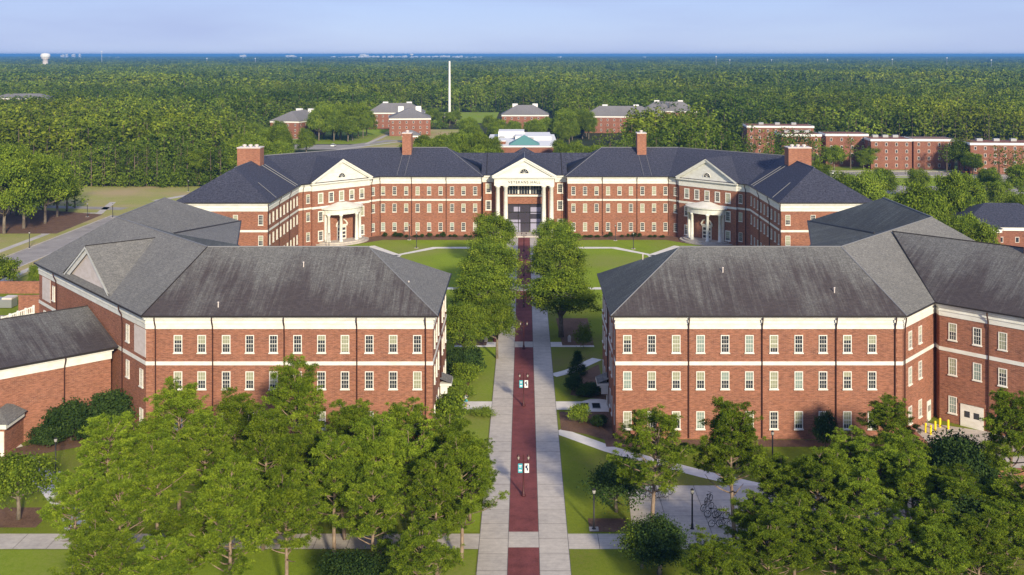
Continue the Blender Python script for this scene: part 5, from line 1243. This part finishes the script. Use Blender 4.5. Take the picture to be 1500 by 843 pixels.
for x, y, lab in ((19.0, 104.6, 'steel bicycle rack in the right row of bicycles'), (13.6, 107.6, 'steel bicycle rack behind the flat-topped pine')):
    o = thing('bicycle_rack', lab, 'rack', (x, y, 0)); b = MB()
    for k in range(5): xx = x-1+k*.5; b.tube([(xx, y, .02), (xx, y, .7), (xx+.12, y, .82), (xx+.25, y, .7), (xx+.25, y, .02)], .025, 5)
    b.build('rack_hoops', 'steel', o)
# yellow bollards, loading area, walls
for k, (px, py) in enumerate(((1356, 634), (1363.5, 637), (1370, 631), (1377, 626.5), (1389, 629))):
    x, y = at(px, py); o = thing('bollard', '%s yellow bollard from the left by the corner door' % ('first', 'second', 'third', 'fourth', 'fifth')[k], 'bollard', (x, y, 0), 0, 'yellow bollards by the corner door')
    MB().lathe(x, y, [(.13, 0), (.13, 1.08), (.09, 1.15), (.01, 1.18)], 10).build('post', 'yellow_paint', o)
struct('loading_pavement', sheet([(46.5, 111.4), (72, 111.4), (72, 124), (55, 128), (50, 130.5), (46.5, 127)], .03), 'concrete')
def wall_thing(label, pts, h, t=.4):
    o = thing('brick_wall', label, 'wall', (*pts[0], 0)); b, c_ = MB(), MB()
    for p, q in zip(pts, pts[1:]):
        l = hypot(q[0]-p[0], q[1]-p[1]); a_ = atan2(q[1]-p[1], q[0]-p[0]); b.box((p[0]+q[0])/2, (p[1]+q[1])/2, 0, l, t, h, a_); c_.box((p[0]+q[0])/2, (p[1]+q[1])/2, h, l+.2, t+.15, .12, a_)
    b.build('wall_body', 'brick', o); c_.build('coping', 'brick_chimney', o); return o
wall_thing('brick retaining wall under the loading pavement at the right edge', [(45.5, 110.8), (62, 110.8)], 1.9)
wall_thing('low brick wall beside the yellow bollards', [(46.3, 126.5), (46.3, 112)], 1.1)
wall_thing('brick yard wall with end pier behind the far corner of the left building', [(-90, 186), (-80, 186)], 3.0)
wall_thing('farther brick yard wall with pale gravel behind it at the left edge', [(-114, 201), (-80, 201)], 2.2)
o = thing('waste_container', 'grey waste container by the brick yard wall at the left edge', 'container', (-95, 190, 0)); b = MB(); b.box(-95.5, 190, .15, 5.5, 2.2, 1.5); b.build('container_body', 'steel', o); b = MB(); b.box(-93.6, 190, 1.65, 1.8, 2.3, .3); b.build('lid', 'panel', o)
struct('yard_pavement', sheet([(-108, 140), (-80, 140), (-78, 184), (-108, 184)], .03), 'asphalt')
o = thing('balustrade', 'white balustrade climbing beside the far corner of the left building', 'balustrade', (-83, 160, 0)); b, c_ = MB(), MB()
for k in range(17):
    t_ = k/16; x, y, z = -89+t_*5.4, 178, t_*1.9; pier = k % 4 == 0; b.box(x, y, 0 if pier else z+.1, .34 if pier else .13, .2, z+1.35 if pier else 1.0)
for z in (.1, 1.1): c_.tube([(-89, 178, z), (-83.6, 178, 1.9+z)], .12, 5)
b.build('balusters', 'white_paint', o); c_.build('rail', 'white_paint', o)
# entry porch on the low side wing
x0, x1, y0 = -64.5, -59.4, 119.4
MB().prism([(x0, y0), (x1, y0), (x1, y0+4.5), (x0, y0+4.5)], 0, 3.4, False).build('porch_wall', 'brick', rootL)
b = MB(); b.box((x0+x1)/2, y0-.06, 0, 5.0, .12, 2.9); b.build('garage_door', 'white_paint', rootL)
b = MB(); b.box((x0+x1)/2+.1, y0+1.4, 3.4, x1-x0+.9, 4.4, .6); b.build('porch_frieze', 'white_trim', rootL)
b = MB(); roof_face(b, [(x0-.8, y0-1.0, 4.0), (x1+.8, y0-1.0, 4.0), (x1-1.4, y0+1.6, 5.0), (x0, y0+1.6, 5.0)]); roof_face(b, [(x1+.8, y0-1.0, 4.0), (x1+.8, y0+3.8, 4.0), (x1-1.4, y0+3.8, 5.0), (x1-1.4, y0+1.6, 5.0)]); b.build('porch_roof', 'shingle_clean', rootL)
# cars
def car(mt):
    o = thing('parked_car', '', 'car', (0, 0, 0)); b = MB()
    prof = [(-2.2, .35), (-2.2, .85), (-1.9, .98), (1.1, .98), (2.1, .8), (2.2, .35)]; cab = [(-1.7, .96), (-1.35, 1.42), (.3, 1.45), (1.05, .96)]
    def ext(pr, w_, mb):
        n = len(pr)
        for k in range(n): (a, za), (c2, zb) = pr[k], pr[(k+1) % n]; mb.face([(a, -w_, za), (c2, -w_, zb), (c2, w_, zb), (a, w_, za)][::-1])
        mb.face([(a, -w_, z) for a, z in pr]); mb.face([(a, w_, z) for a, z in pr][::-1]); return mb
    ext(prof, .88, b); ext([(-1.3, 1.43), (-1.25, 1.47), (.2, 1.5), (.3, 1.45)], .68, b); b.build('body', mt, o); ext(cab, .72, MB()).build('cabin_glass', 'glass_dark', o)
    for x in (-1.35, 1.35):
        for y in (-.8, .8): MB().tube([(x, y-.11, .33), (x, y+.11, .33)], .33, 12).build('wheel', 'tyre', o)
    return o
for k, (x, y, a, mt, lab) in enumerate(((118.5, 398, 0, 'car_white', 'white car parked behind the right end of the hall'), (104, 352, 1.57, 'car_grey', 'grey car on the right car park'), (124, 368, 1.57, 'car_white', 'white car at the back of the right car park'), (-120, 515, .3, 'car_grey', 'grey car in the far left car park'), (-95, 520, 1.5, 'car_white', 'white car in the far left car park'), (172, 404, 0, 'car_red', 'red car on the far right road'), (-104.5, 176, 1.57, 'car_white', 'white car in the yard at the left edge'))):
    o = car(mt); o.location = (x, y, .03); o.rotation_euler.z = a; o['label'] = lab
    if k == 6: o.location = (-97, 179, .05)
# yellow-green traffic signs by the far right road
for px, py, lab in ((1311, 245, 'yellow road sign by the third flat-roofed dormitory'), (1447, 262, 'yellow road sign near the far right lamp')):
    x, y = at(px, py+3); o = thing('road_sign', lab, 'sign', (x, y, 0)); MB().tube([(x, y, 0), (x, y, 2.4)], .05, 5).build('post', 'steel', o); MB().box(x, y-.08, 1.8, .8, .05, .8).build('sign_face', 'yellow_paint', o)

# ------------------------------------------------------------------ haze
hz = MB(); hz.prism([(-95000, -500), (95000, -500), (95000, 95000), (-95000, 95000)], -1.0, 52.5)
ho = hz.build('haze', 'white_paint'); ho.data.materials.clear()
m = bpy.data.materials.new('haze'); m.use_nodes = True; nt = m.node_tree; nt.nodes.clear()
out = nt.nodes.new('ShaderNodeOutputMaterial'); pv = nt.nodes.new('ShaderNodeVolumePrincipled'); pv.inputs['Color'].default_value = (.12, .36, .78, 1); pv.inputs['Density'].default_value = HAZE if 'HAZE' in globals() else 1.3e-4; pv.inputs['Anisotropy'].default_value = 0
nt.links.new(pv.outputs[0], out.inputs['Volume']); ho.data.materials.append(m); ho['kind'] = 'stuff'; ho['label'] = 'thin blue air over the forest towards the sea'
